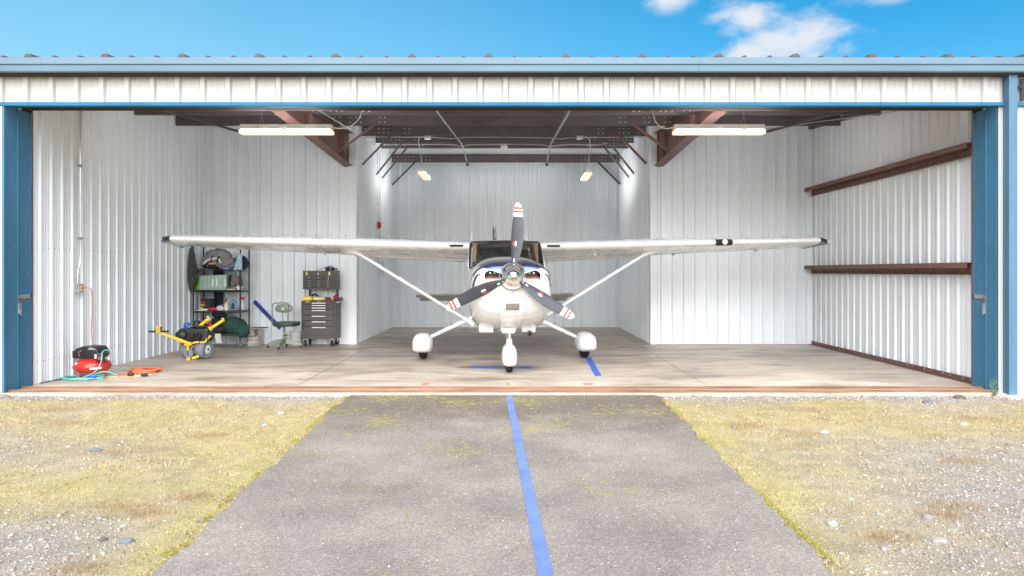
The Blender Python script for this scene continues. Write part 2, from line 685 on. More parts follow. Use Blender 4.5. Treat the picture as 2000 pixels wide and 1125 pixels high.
def ground_colour(x, y):
    m = moss_at(x, y)[:, None]
    n = fbm(x, y, 3.1, 11, 3)[:, None]
    k = fbm(x, y, 1.3, 23, 4)[:, None]
    mossc = MOSS * (1 - n) + DRY * n
    l, r = drive_edges(y)
    e = np.where(x < 0, l - x, x - r)[:, None]
    g = np.clip(1.6 * (k - .28) * np.exp(-(np.maximum(e, 0) / .22) ** 2) + .5 * np.clip((y[:, None] - 7.6), 0, 1) * (k > .55), 0, 1)
    mossc = mossc * (1 - g * .7) + MOSS_G * (g * .7)
    gr = GRAV * (1 - .45 * k) + SOIL * (.45 * k)
    return gr * (1 - m) + mossc * m


def soil_colour(x, y):
    """the earth between the moss and the stones"""
    return ground_colour(x, y) * (.66 + .50 * fbm(x, y, 9., 51, 3)[:, None])


def build_ground():
    fx = np.arange(-9.0, 9.001, .06)
    xs = np.concatenate([[-600, -200, -80, -35, -18, -12], fx, [12, 18, 35, 80, 200, 600]])
    fy = np.arange(2.6, 9.06, .06)
    ys = np.concatenate([[-600, -200, -80, -35, -15, -6, -2, 1], fy, [12, 20, 35, 80, 200, 600]])
    X, Y = np.meshgrid(xs, ys)
    x, y = X.ravel(), Y.ravel()
    inside = (np.abs(x) < 9.01) & (y > 2.5) & (y < 9.1)
    z = np.where(inside, GZ - .010 + .018 * fbm(x, y, 3.0, 5, 4) * 1.0, GZ)
    l, r = drive_edges(y)
    under = (x > l - .03) & (x < r + .03)
    z = np.where(inside & under, GZ - .02, z)
    nx, ny = len(xs), len(ys)
    idx = np.arange(nx * ny).reshape(ny, nx)
    f = np.stack([idx[:-1, :-1], idx[:-1, 1:], idx[1:, 1:], idx[1:, :-1]], -1).reshape(-1, 4)
    me = np_mesh("ground", np.stack([x, y, z], 1), f)
    col_attr(me, soil_colour(x, y))
    me.shade_smooth()
    o = place("ground", me, "ground_mat", kind="structure")


build_ground()


def asphalt_material():
    m = bpy.data.materials.new("asphalt")
    m.use_nodes = True
    nt = m.node_tree
    b = nt.nodes["Principled BSDF"]
    N, L = nt.nodes.new, nt.links.new
    tc = N("ShaderNodeTexCoord")
    co = tc.outputs["Object"]
    vor = N("ShaderNodeTexVoronoi"); vor.inputs["Scale"].default_value = 130
    L(co, vor.inputs["Vector"])
    bw = N("ShaderNodeSeparateColor"); L(vor.outputs["Color"], bw.inputs[0])
    cr = N("ShaderNodeValToRGB")
    e = cr.color_ramp.elements
    e[0].position = 0; e[0].color = (.215, .184, .158, 1)
    e[1].position = 1; e[1].color = (.48, .43, .375, 1)
    for p, c in ((.45, (.288, .250, .219, 1)), (.85, (.332, .289, .254, 1))):
        k = e.new(p); k.color = c
    L(bw.outputs[0], cr.inputs[0])
    # broad patches: paler scuffed areas and darker damp bands near the door
    n1 = N("ShaderNodeTexNoise"); n1.inputs["Scale"].default_value = .9; n1.inputs["Detail"].default_value = 7; n1.inputs["Roughness"].default_value = .62
    L(co, n1.inputs["Vector"])
    mp = N("ShaderNodeMapRange"); mp.inputs["From Min"].default_value = .36; mp.inputs["From Max"].default_value = .62
    mp.inputs["To Min"].default_value = .74; mp.inputs["To Max"].default_value = 1.12
    L(n1.outputs[0], mp.inputs["Value"])
    sc = N("ShaderNodeVectorMath"); sc.operation = 'SCALE'
    L(cr.outputs[0], sc.inputs[0]); L(mp.outputs[0], sc.inputs["Scale"])
    # worn dark stain with its own ragged shape in the strip before the door
    sx = N("ShaderNodeSeparateXYZ"); L(co, sx.inputs[0])
    n3 = N("ShaderNodeTexNoise"); n3.inputs["Scale"].default_value = 1.6; n3.inputs["Detail"].default_value = 8; n3.inputs["Roughness"].default_value = .65
    L(co, n3.inputs["Vector"])
    ad = N("ShaderNodeMath"); ad.operation = 'MULTIPLY_ADD'; L(n3.outputs[0], ad.inputs[0]); ad.inputs[1].default_value = 3.0; L(sx.outputs["Y"], ad.inputs[2])
    st = N("ShaderNodeMapRange"); st.inputs["From Min"].default_value = 8.3; st.inputs["From Max"].default_value = 9.5
    st.inputs["To Min"].default_value = 0; st.inputs["To Max"].default_value = .72
    L(ad.outputs[0], st.inputs["Value"])
    mx = N("ShaderNodeMix"); mx.data_type = 'RGBA'
    L(st.outputs[0], mx.inputs[0]); L(sc.outputs[0], mx.inputs[6]); mx.inputs[7].default_value = (.14, .112, .088, 1)
    # specks of moss
    n4 = N("ShaderNodeTexNoise"); n4.inputs["Scale"].default_value = 14; n4.inputs["Detail"].default_value = 6; n4.inputs["Roughness"].default_value = .7
    L(co, n4.inputs["Vector"])
    n5 = N("ShaderNodeTexNoise"); n5.inputs["Scale"].default_value = 1.1; n5.inputs["Detail"].default_value = 3
    L(co, n5.inputs["Vector"])
    a2 = N("ShaderNodeMath"); a2.operation = 'MULTIPLY_ADD'; L(n5.outputs[0], a2.inputs[0]); a2.inputs[1].default_value = .55; L(n4.outputs[0], a2.inputs[2])
    a3 = N("ShaderNodeMath"); a3.operation = 'MULTIPLY_ADD'; L(sx.outputs["Y"], a3.inputs[0]); a3.inputs[1].default_value = .022; L(a2.outputs[0], a3.inputs[2])
    ms = N("ShaderNodeMapRange"); ms.inputs["From Min"].default_value = 1.015; ms.inputs["From Max"].default_value = 1.10; ms.inputs["To Max"].default_value = .75
    L(a3.outputs[0], ms.inputs["Value"])
    m2 = N("ShaderNodeMix"); m2.data_type = 'RGBA'
    L(ms.outputs[0], m2.inputs[0]); L(mx.outputs[2], m2.inputs[6]); m2.inputs[7].default_value = (.36, .33, .06, 1)
    L(m2.outputs[2], b.inputs["Base Color"])
    b.inputs["Roughness"].default_value = .9
    b.inputs["Specular IOR Level"].default_value = .3
    bp = N("ShaderNodeBump"); bp.inputs["Strength"].default_value = .9; bp.inputs["Distance"].default_value = .008
    L(vor.outputs["Distance"], bp.inputs["Height"])
    L(bp.outputs[0], b.inputs["Normal"])
    MATS["asphalt"] = m


asphalt_material()


def worn_line():
    m = bpy.data.materials.new("worn_line")
    m.use_nodes = True
    nt = m.node_tree
    b = nt.nodes["Principled BSDF"]
    N, L = nt.nodes.new, nt.links.new
    tc = N("ShaderNodeTexCoord")
    def nz(sc, det, ro):
        n = N("ShaderNodeTexNoise"); n.inputs["Scale"].default_value = sc; n.inputs["Detail"].default_value = det; n.inputs["Roughness"].default_value = ro
        L(tc.outputs["Object"], n.inputs["Vector"]); return n.outputs[0]
    cr = N("ShaderNodeValToRGB")
    e = cr.color_ramp.elements
    e[0].position = .3; e[0].color = (.095, .165, .42, 1)
    e[1].position = .7; e[1].color = (.15, .235, .50, 1)
    L(nz(3, 6, .6), cr.inputs[0])
    ad = N("ShaderNodeMath"); ad.operation = 'MULTIPLY_ADD'; L(nz(150, 3, .7), ad.inputs[0]); ad.inputs[1].default_value = .8; L(nz(2.2, 4, .6), ad.inputs[2])
    mr = N("ShaderNodeMapRange"); mr.inputs["From Min"].default_value = 1.02; mr.inputs["From Max"].default_value = 1.16; mr.inputs["To Max"].default_value = .8
    L(ad.outputs[0], mr.inputs["Value"])
    mx = N("ShaderNodeMix"); mx.data_type = 'RGBA'
    L(mr.outputs[0], mx.inputs[0]); L(cr.outputs[0], mx.inputs[6]); mx.inputs[7].default_value = (.19, .17, .16, 1)
    L(mx.outputs[2], b.inputs["Base Color"])
    b.inputs["Roughness"].default_value = .75
    vor = N("ShaderNodeTexVoronoi"); vor.inputs["Scale"].default_value = 130
    L(tc.outputs["Object"], vor.inputs["Vector"])
    bp = N("ShaderNodeBump"); bp.inputs["Strength"].default_value = .5; bp.inputs["Distance"].default_value = .006
    L(vor.outputs["Distance"], bp.inputs["Height"]); L(bp.outputs[0], b.inputs["Normal"])
    MATS["worn_line"] = m


worn_line()


def build_driveway():
    ys = np.concatenate([np.arange(8.985, 2.5, -.035), np.arange(2.4, -40, -2)])
    l, r = drive_edges(ys)
    wob = lambda s: (fbm(ys, ys * 0 + s, 2.2, 31 + s, 4) - .5) * .18 + (fbm(ys, ys * 0 + s, 11., 41 + s, 3) - .5) * .07
    l, r = l + wob(1), r + wob(2)
    top, low = GZ + .014, GZ - .03
    n = len(ys)
    cols = 9
    V, F = [], []
    for i in range(n):
        V.append((l[i] - .015, ys[i], low))
        for k in range(cols):
            t = k / (cols - 1)
            V.append((l[i] * (1 - t) + r[i] * t, ys[i], top))
        V.append((r[i] + .015, ys[i], low))
    w = cols + 2
    for i in range(n - 1):
        for k in range(w - 1):
            F.append((i * w + k, (i + 1) * w + k, (i + 1) * w + k + 1, i * w + k + 1))
    me = np_mesh("driveway", np.array(V), np.array(F))
    me.shade_flat()
    dw = place("driveway", me, "asphalt", kind="structure")
    # the painted centre line
    m = MB()
    pts = []
    rnd = random.Random(3)
    for i in range(60):
        t = i / 59
        y = 8.99 - t * 9.0
        xc = -.055 + (.165 + .055) * (8.99 - y) / 5.3
        pts.append((xc - .0385 + rnd.uniform(-.0015, .0015), xc + .0385 + rnd.uniform(-.0015, .0015), y))
    vs = []
    for a, b2, y in pts:
        vs += [(a, y, top + .004), (b2, y, top + .004)]
    m.add(vs, [(2 * i, 2 * i + 1, 2 * i + 3, 2 * i + 2) for i in range(59)])
    m.build("painted_line", "worn_line", dw)


build_driveway()


def concrete_material():
    m = bpy.data.materials.new("concrete")
    m.use_nodes = True
    nt = m.node_tree
    b = nt.nodes["Principled BSDF"]
    N, L = nt.nodes.new, nt.links.new
    tc = N("ShaderNodeTexCoord")
    co = tc.outputs["Object"]

    def noise(scale, stretch=(1, 1, 1), detail=6, rough=.6, dist=0):
        mp = N("ShaderNodeMapping"); mp.inputs["Scale"].default_value = stretch
        L(co, mp.inputs["Vector"])
        n = N("ShaderNodeTexNoise"); n.inputs["Scale"].default_value = scale; n.inputs["Detail"].default_value = detail
        n.inputs["Roughness"].default_value = rough; n.inputs["Distortion"].default_value = dist
        L(mp.outputs[0], n.inputs["Vector"])
        return n.outputs[0]
    cr = N("ShaderNodeValToRGB")
    e = cr.color_ramp.elements
    e[0].position = .30; e[0].color = (.20, .165, .13, 1)
    e[1].position = .70; e[1].color = (.64, .575, .485, 1)
    k = e.new(.48); k.color = (.46, .39, .315, 1)
    L(noise(1.1, (.55, 1.3, 1), 9, .66, .6), cr.inputs[0])
    # long trowel and drag streaks
    st = N("ShaderNodeMapRange"); st.inputs["From Min"].default_value = .32; st.inputs["From Max"].default_value = .68
    st.inputs["To Min"].default_value = .70; st.inputs["To Max"].default_value = 1.20
    L(noise(5, (.35, 2.2, 1), 7, .68, .8), st.inputs["Value"])
    sc = N("ShaderNodeVectorMath"); sc.operation = 'SCALE'
    L(cr.outputs[0], sc.inputs[0]); L(st.outputs[0], sc.inputs["Scale"])
    # oil stain under the engine and further darker patches, ragged outlines
    geo = N("ShaderNodeSeparateXYZ"); L(co, geo.inputs[0])

    def mth(op, a, c=None, d2=None):
        q = N("ShaderNodeMath"); q.operation = op
        for i, v in enumerate((a, c, d2)):
            if v is None:
                continue
            if isinstance(v, (int, float)):
                q.inputs[i].default_value = v
            else:
                L(v, q.inputs[i])
        return q.outputs[0]

    def dark_patch(cx, cy, rx, ry, strength, colr, prev, nz):
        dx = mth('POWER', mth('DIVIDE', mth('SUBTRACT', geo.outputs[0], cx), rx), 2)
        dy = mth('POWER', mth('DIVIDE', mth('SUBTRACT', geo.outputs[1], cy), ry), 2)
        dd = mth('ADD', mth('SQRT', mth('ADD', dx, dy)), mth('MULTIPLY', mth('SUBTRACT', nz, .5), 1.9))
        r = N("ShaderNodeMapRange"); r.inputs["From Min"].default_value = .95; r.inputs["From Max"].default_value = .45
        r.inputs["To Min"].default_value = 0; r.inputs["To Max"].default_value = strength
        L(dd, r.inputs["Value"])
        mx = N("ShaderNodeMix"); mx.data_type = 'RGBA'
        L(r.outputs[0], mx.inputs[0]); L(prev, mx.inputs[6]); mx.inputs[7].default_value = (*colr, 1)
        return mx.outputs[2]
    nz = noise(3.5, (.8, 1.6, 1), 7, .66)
    c = dark_patch(-.25, 11.45, .95, .22, .85, (.07, .05, .035), sc.outputs[0], nz)
    c = dark_patch(-.5, 10.2, .7, .3, .6, (.16, .10, .05), c, nz)
    c = dark_patch(-2.3, 13.0, .8, .3, .5, (.12, .095, .075), c, nz)
    c = dark_patch(1.9, 13.0, .6, .3, .5, (.11, .085, .065), c, nz)
    c = dark_patch(-.4, 15.6, 3.0, 3.0, .70, (.14, .11, .085), c, nz)  # broad darker brown tone over the rear floor
    c = dark_patch(-2.6, 11.0, .8, .25, .45, (.16, .125, .09), c, nz)
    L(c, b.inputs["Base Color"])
    rr = N("ShaderNodeMapRange"); rr.inputs["To Min"].default_value = .26; rr.inputs["To Max"].default_value = .62
    L(noise(2.0, (.6, 1.4, 1), 6), rr.inputs["Value"])
    L(rr.outputs[0], b.inputs["Roughness"])
    bp = N("ShaderNodeBump"); bp.inputs["Strength"].default_value = .12; bp.inputs["Distance"].default_value = .01
    L(noise(30, (1, 1, 1), 6), bp.inputs["Height"])
    L(bp.outputs[0], b.inputs["Normal"])
    MATS["concrete"] = m


concrete_material()
XL, XR = -6.49, 6.30           # side walls of the wing bay
TL, TR = -3.32, 2.92           # side walls of the tail bay
Y0, YM, YB = 9.05, 15.09, 19.66
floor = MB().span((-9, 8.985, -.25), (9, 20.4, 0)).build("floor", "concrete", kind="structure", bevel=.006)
# shallow saw cuts in the slab: dark thin inlays
m = MB()
m.span((XL + .02, 15.0, .0005), (XR - .02, 15.008, .002))
m.span((-2.9, 9.7, .0005), (-2.893, 19.6, .002))
m.span((2.6, 9.7, .0005), (2.607, 19.6, .002))
m.build("slab_joint", "steel_dark", floor)


def floor_patch(name, pts, mt, z=.004, parent=floor, label=None):
    """thin flat strip of tape or paint on the slab"""
    m = MB()
    m.prism(pts, lambda u, v, dd: (u, v, dd), .0012, z)
    return m.build(name, mt, parent, label=label)


def strip(p0, p1, w, n=10, jit=.003, seed=1):
    rnd = random.Random(seed)
    p0, p1 = Vector(p0), Vector(p1)
    dd = (p1 - p0).normalized()
    s = Vector((-dd.y, dd.x))
    a, b2 = [], []
    for i in range(n + 1):
        p = p0.lerp(p1, i / n)
        a.append(tuple(p + s * (w / 2 + rnd.uniform(-jit, jit))))
        b2.append(tuple(p - s * (w / 2 + rnd.uniform(-jit, jit))))
    return a + b2[::-1]


floor_patch("floor_tape", strip((1.33, 12.72), (1.245, 10.48), .10), "blue_tape", label="blue tape running back to the right main wheel")
floor_patch("floor_tape", strip((-.70, 11.39), (.27, 11.39), .17, jit=.006, seed=4), "blue_tape", z=.0045, label="blue tape across the nose wheel's spot")


def smear(cx, cy, rx, ry, seed):
    rnd = random.Random(seed)
    n = 26
    return [(cx + rx * (1 + rnd.uniform(-.22, .16)) * math.copysign(abs(math.cos(a)) ** .6, math.cos(a)), cy + ry * (1 + rnd.uniform(-.22, .16)) * math.copysign(abs(math.sin(a)) ** .6, math.sin(a)))
            for a in [2 * math.pi * i / n for i in range(n)]]


for cx, rx, ry, sd_ in ((-1.19, .060, .10, 2), (-.075, .028, .13, 3), (1.02, .075, .10, 5)):
    floor_patch("paint_mark", smear(cx, 9.74, rx, ry, sd_), "red_mark", z=.0035)

# ================================================================== HANGAR
hangar = thing("hangar", "open cream metal hangar with blue trim and white corrugated walls inside", "hangar")
RS = .0833
RIDGE_Y = 17.5


def roof_z(y):
    """underside of the roof insulation"""
    return 4.13 + RS * (min(y, RIDGE_Y) - 8.9) - RS * max(0, y - RIDGE_Y)


PERIOD = .2375


def rib_profile(n, depth=.0305):
    """(u, depth) polyline of one wall sheet with n major ribs"""
    pts = []
    base = [(0, 0), (.062, 0), (.067, .006), (.083, .006), (.088, 0), (.120, 0), (.125, .006), (.141, .006), (.146, 0),
            (.180, 0), (.191, depth), (.222, depth), (.2335, 0)]
    for k in range(n):
        for u, dd in base:
            pts.append((u + k * PERIOD, dd))
    pts.append((n * PERIOD, 0))
    return pts


def wall_run(name, p0, p1, inward, mt, ztop, zbot=0.0, per=4, label=None, prof=None, period=PERIOD, parent=hangar):
    """a wall of separate corrugated sheets from p0 to p1 (plan points)"""
    p0, p1, inw = Vector(p0), Vector(p1), Vector(inward)
    Ltot = (p1 - p0).length
    dd = (p1 - p0).normalized()
    w = per * period
    nsh = math.ceil(Ltot / w - 1e-6)
    base_prof = prof or rib_profile(per)
    for i in range(nsh):
        off = i * w
        vs = []
        pr = []
        for u, dp in base_prof:
            if off + u <= Ltot + 1e-6:
                pr.append((off + u, dp))
        if pr[-1][0] < Ltot - 1e-4 and i == nsh - 1:
            pr.append((Ltot, 0))
        if len(pr) < 2:
            continue
        t = .0015 * (i % 2)
        for u, dp in pr:
            q = p0 + dd * u + inw * (dp + t)
            zt = ztop(q.x, q.y) if callable(ztop) else ztop
            vs += [(q.x, q.y, zbot), (q.x, q.y, zt)]
        m = MB().add(vs, [(2 * k, 2 * k + 2, 2 * k + 3, 2 * k + 1) for k in range(len(pr) - 1)])
        o = m.build(name, mt, parent)
        if label and i == 0:
            o["label"] = label
        # screws on the line of each hidden girt
    return nsh


top_fn = lambda x, y: roof_z(y) - .002
wall_run("wall_panel", (XL, 9.62), (XL, YM), (1, 0), "liner_white", top_fn)
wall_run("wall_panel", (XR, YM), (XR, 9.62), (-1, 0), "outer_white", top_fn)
wall_run("wall_panel", (XL, YM), (TL, YM), (0, -1), "liner_white", top_fn, prof=rib_profile(4, .05))
wall_run("wall_panel", (TR, YM), (XR, YM), (0, -1), "liner_white", top_fn, prof=rib_profile(4, .05))
wall_run("wall_panel", (TL, YM), (TL, YB), (1, 0), "liner_white", top_fn)
wall_run("wall_panel", (TR, YB), (TR, YM), (-1, 0), "liner_white", top_fn)
wall_run("wall_panel", (TL, YB), (TR, YB), (0, -1), "liner_white", top_fn, prof=rib_profile(4, .055))


def screws(name, pts, nrm, r=.008):
    m = MB()
    n = Vector(nrm)
    for p in pts:
        m.lathe([(r, 0), (r, .004), (r * .55, .007)], 6, axis_matrix(p, n))
    o = m.build(name, "screw", hangar)
    o["kind"] = "stuff"


def screw_rows(p0, p1, nrm, zs, name="screw_row"):
    p0, p1 = Vector(p0), Vector(p1)
    Lt = (p1 - p0).length
    dd = (p1 - p0).normalized()
    pts = []
    k = 0
    while k * PERIOD < Lt - .2:
        for du in (.045, .160):
            for z in zs:
                q = p0 + dd * (k * PERIOD + du)
                pts.append((q.x + nrm[0] * .0025, q.y + nrm[1] * .0025, z))
        k += 1
    screws(name, pts, (nrm[0], nrm[1], 0))


screw_rows((XL, YM), (TL, YM), (0, -1), (1.62, 3.2))
screw_rows((TR, YM), (XR, YM), (0, -1), (1.62, 3.2))
screw_rows((TL, YB), (TR, YB), (0, -1), (1.62, 3.2))
screw_rows((XL, 9.62), (XL, YM), (1, 0), (1.85, .3))
screw_rows((TL, YM), (TL, YB), (1, 0), (1.9,))

# white corner trims
for x, y, sx in ((TL, YM, -1), (TR, YM, 1)):
    m = MB()
    m.span((x + sx * .10, YM - .058, 0), (x - sx * .034, YM - .053, roof_z(YM) - .22))
    m.span((x - sx * .034, YM - .058, 0), (x - sx * .038, YM + .09, roof_z(YM) - .22))
    m.build("corner_trim", "liner_white", hangar)
for x, sx in ((XR, -1),):
    MB().span((x + sx * .14, YM - .057, 0), (x + sx * .012, YM - .053, roof_z(YM) - .01)).build("corner_trim", "liner_white", hangar)

# roof: insulation below, ribbed sheet above
m = MB()
for ya, yb in ((9.035, RIDGE_Y), (RIDGE_Y, 20.3)):
    za, zb = roof_z(ya), roof_z(yb)
    m.add([(-12, ya, za), (12, ya, za), (12, yb, zb), (-12, yb, zb), (-12, ya, za + .05), (12, ya, za + .05), (12, yb, zb + .05), (-12, yb, zb + .05)],
          [(0, 3, 2, 1), (4, 5, 6, 7), (0, 1, 5, 4), (1, 2, 6, 5), (2, 3, 7, 6), (3, 0, 4, 7)])
roof = m.build("roof", "roof_vinyl", hangar)
x = -9.96 + .12
k = 0
rib_big = MB().prism([(-.055, 0), (.055, 0), (.024, .040), (-.024, .040)], lambda u, v, dd: (u, dd, v), 0, 1).mesh("roof_rib")
rib_small = MB().prism([(-.024, 0), (.024, 0), (.014, .018), (-.014, .018)], lambda u, v, dd: (u, dd, v), 0, 1).mesh("roof_rib")
while x < 10:
    me = rib_big if k % 3 == 0 else rib_small
    o = place("roof_rib", me, "roof_sheet", roof)
    o.location = (x, 8.90, roof_z(8.90) + .064)
    o.scale = (1, 8.6, 1)
    o.rotation_euler = (math.atan(RS), 0, 0)
    x += .318
    k += 1
# back and side closures so that no sky leaks in
MB().span((-12, 20.2, 0), (12, 20.28, 4.6)).build("back_wall", "cream", hangar)

# gutter in three lengths
gp = [(0, .0), (0, .073), (.012, .085), (-.018, .085), (-.018, .079), (-.006, .073)]
for xa, xb in ((-12, -5.83), (-5.828, 2.30), (2.302, 12)):
    m = MB()
    # upper lip: a flat band, then a groove, then the box face
    prof = [(9.03, 4.176), (8.856, 4.176), (8.855, 4.095), (8.872, 4.082), (8.872, 4.072), (8.845, 4.066), (8.85, 4.005), (8.862, 3.992), (9.03, 3.992)]
    m.prism(prof, lambda u, v, dd: (dd, u, v), xa, xb)
    m.build("gutter", "blue_faded", hangar)
MB().span((-12, 8.90, 3.978), (12, 9.02, 3.990)).build("gutter_lip", "track_steel", hangar)

# cream fascia sheets with proud ribs
FP = .318


def fascia_prof(n):
    pts = []
    for k in range(n):
        pts += [(k * FP, 0), (k * FP + .045, 0), (k * FP + .056, .004), (k * FP + .078, .004), (k * FP + .089, 0), (k * FP + .12, 0), (k * FP + .131, .004), (k * FP + .153, .004),
                (k * FP + .164, 0), (k * FP + .215, 0), (k * FP + .238, .032), (k * FP + .292, .032), (k * FP + FP - .003, 0)]
    pts.append((n * FP, 0))
    return pts


wall_run("fascia_panel", (-9.9, Y0), (6.18, Y0), (0, -1), "cream", 4.02, 3.655, per=3, prof=fascia_prof(3), period=FP)
wall_run("fascia_panel", (6.27, Y0), (9.9, Y0), (0, -1), "cream", 4.02, 3.655, per=3, prof=fascia_prof(3), period=FP)
wall_run("siding_panel", (-9.9, Y0), (-6.428, Y0), (0, -1), "cream", 3.61, -.03, per=3, prof=fascia_prof(3), period=FP)
wall_run("siding_panel", (6.128, Y0), (6.19, Y0), (0, -1), "cream", 3.61, -.03, per=3, prof=fascia_prof(3), period=FP)
wall_run("siding_panel", (6.275, Y0), (9.9, Y0), (0, -1), "cream", 3.61, -.03, per=3, prof=fascia_prof(3), period=FP)
MB().span((-9.9, 9.006, 3.612), (6.185, 9.10, 3.658)).build("header_trim", "blue_header", hangar, bevel=.004)
MB().span((6.285, 9.006, 3.612), (9.9, 9.05, 3.658)).build("header_trim", "blue_header", hangar, bevel=.004)
MB().span((-9.9, 9.10, 3.75), (9.9, 9.14, 4.12)).build("header_backing", "track_steel", hangar)

# door tracks under the header
for ya, yb, za in ((9.105, 9.20, 3.650), (9.225, 9.33, 3.657), (9.36, 9.47, 3.663), (9.50, 9.56, 3.672)):
    m = MB()
    m.span((-6.46, ya, za), (6.17, ya + .006, za + .11))
    m.span((-6.46, yb - .006, za), (6.17, yb, za + .11))
    m.span((-6.46, ya + .006, za), (6.17, ya + .032, za + .006))
    m.span((-6.46, yb - .032, za), (6.17, yb - .006, za + .006))
    m.span((-6.46, ya, za + .111), (6.17, yb, za + .118))
    m.build("door_track", "track_steel", hangar)
MB().span((-6.46, 9.14, 3.80), (6.17, 9.64, 3.82)).build("track_backing", "steel_dark", hangar)
MB().span((-6.46, 9.60, 3.70), (6.17, 9.64, 3.80)).build("track_backing", "steel_dark", hangar)

# floor rails of the sliding doors, rusty
for ya in (9.07, 9.33):
    m = MB()
    m.prism([(0, .001), (.105, .001), (.105, .010), (.070, .013), (.062, .026), (.045, .026), (.037, .013), (0, .010)], lambda u, v, dd: (dd, ya + u, v), -6.42, 6.14)
    m.build("floor_rail", "rust", hangar)
mm = MB()
rnd = random.Random(12)
for i in range(46):
    mm.blob((rnd.uniform(-6.3, 6.0), 9.20 + .165 * rnd.choice((0, 1)) + rnd.uniform(-.02, .03), .008), (rnd.uniform(.006, .03), .008, .006), i, .3, sub=1)
mm.build("rail_debris", "card_brown", hangar).__setitem__("kind", "stuff")


# jambs: the edges of the stacked door leaves on each side
def door_leaf(x, sx, ya, yb, z0):
    root = MB()
    root.span((x, ya, z0), (x - sx * .16, yb, 3.648))
    o = root.build("door_leaf", "blue_trim", hangar, bevel=.006)
    # folded edge bead and shallow centre ridge
    MB().span((x + sx * .012, yb - .034, z0 + .004), (x + sx * .0005, yb - .004, 3.644)).build("edge_bead", "blue_trim", o, bevel=.004)
    MB().span((x + sx * .007, ya + .02, z0 + .004), (x + sx * .0005, ya + .045, 3.644)).build("edge_bead", "blue_trim", o, bevel=.003)
    m = MB()
    r2 = random.Random(int(ya * 100) + (5 if sx > 0 else 9))
    for i in range(9):
        z = .35 + i * .38 + r2.uniform(-.05, .05)
        m.lathe([(.006, 0), (.004, .004)], 6, axis_matrix((x + sx * .0005, yb - .055, z), (sx, 0, 0)))
    q = m.build("rivet", "galv", o)
    q["kind"] = "stuff"
    return o


for x0, sx in ((-6.425, 1), (6.135, -1)):
    door_leaf(x0, sx, 9.062, 9.310, -.002)
    door_leaf(x0 - sx * .03, sx, 9.338, 9.60, .006)
    MB().span((x0 - sx * .06, 9.3105, .01), (x0 - sx * .16, 9.3375, 3.64)).build("leaf_gap", "steel_dark", hangar)
    MB().span((x0 - sx * .022, 9.602, 0), (x0 - sx * .16, 9.632, roof_z(9.6) - .3)).build("jamb_channel", "steel_red", hangar)
    # hasp and latch between the leaves
    m = MB()
    m.span((x0 - sx * .0295, 9.36, 1.17), (x0 - sx * .018, 9.595, 1.225))
    o = m.build("hasp", "galv", hangar, bevel=.002)
    m = MB()
    m.span((x0 - sx * .02, 9.29, .98), (x0 + sx * .018, 9.35, 1.20))
    m.tube([(x0 + sx * .02, 9.29, 1.06), (x0 + sx * .03, 9.30, .98), (x0 + sx * .03, 9.33, .96)], .008, 6)
    m.build("latch", "galv", o, bevel=.003)
    m = MB()
    m.span((x0 + sx * .019, 9.275, 1.12), (x0 + sx * .026, 9.335, 1.19))
    m.build("latch_plate", "rust", o)
MB().span((-6.432, 9.020, -.02), (-6.405, 9.060, 3.61)).build("corner_trim", "blue_trim", hangar)

# downspout with a bent foot
ds = MB()
ds.span((6.178, 8.925, -.02), (6.285, 9.045, 3.99))
ds.build("downspout", "blue_mid", hangar, bevel=.008)
m = MB()
m.lathe([(.006, 0), (.005, .004)], 8, axis_matrix((6.23, 8.9245, 3.96), (0, -1, 0)))
m.build("screw", "black_metal", hangar)
MB().span((6.14, 8.78, GZ - .02), (6.34, 9.04, GZ + .022)).build("downspout_shoe", "paper", hangar, bevel=.02)

# dark iron bracket on the siding at the picture's right edge
m = MB()
m.span((6.375, 8.985, 3.665), (6.415, 9.012, 3.945))
m.span((6.345, 8.988, 3.83), (6.38, 9.012, 3.868))
tag(m.build("wall_bracket", "black_metal", bevel=.003), "black iron bracket on the cream siding right of the downspout", "bracket")

# ------------------------------------------------------------------ steel frame
PUR = [(10.7, XL, XR), (12.2, XL + .04, XR - .04), (13.7, XL + .04, XR - .04), (15.55, TL + .04, TR - .04), (17.12, TL + .04, TR - .04),
       (17.88, TL + .04, TR - .04), (19.38, TL + .04, TR - .04)]
for y, xa, xb in PUR:
    zt = roof_z(y) - .004
    m = MB()
    m.span((xa, y, zt - .20), (xb, y + .004, zt))                 # web
    m.span((xa, y - .06, zt - .006), (xb, y, zt))                 # top flange toward the door
    m.span((xa, y + .004, zt - .204), (xb, y + .064, zt - .198))  # bottom flange
    m.span((xa, y + .060, zt - .198), (xb, y + .064, zt - .180))
    pur = m.build("purlin", "steel_dark", hangar)
    # bolt heads on the laps
    mb = MB()
    rr = random.Random(int(y * 10))
    laps = (TL + .15, TR - .15) if xa < -4 else (TL + .35, TR - .35)
    for lx in laps:
        for du in (-.24, -.14, .06, .17, .26, .62, .72):
            for dz in (.055, .145):
                px_ = lx + du if lx < 0 else lx - du
                if xa + .03 < px_ < xb - .03:
                    mb.lathe([(.011, 0), (.011, .006), (.006, .009)], 6, axis_matrix((px_, y - .0005, zt - .2 + dz), (0, -1, 0)))
    b_ = mb.build("bolt", "white_plastic", pur)
    b_["kind"] = "stuff"

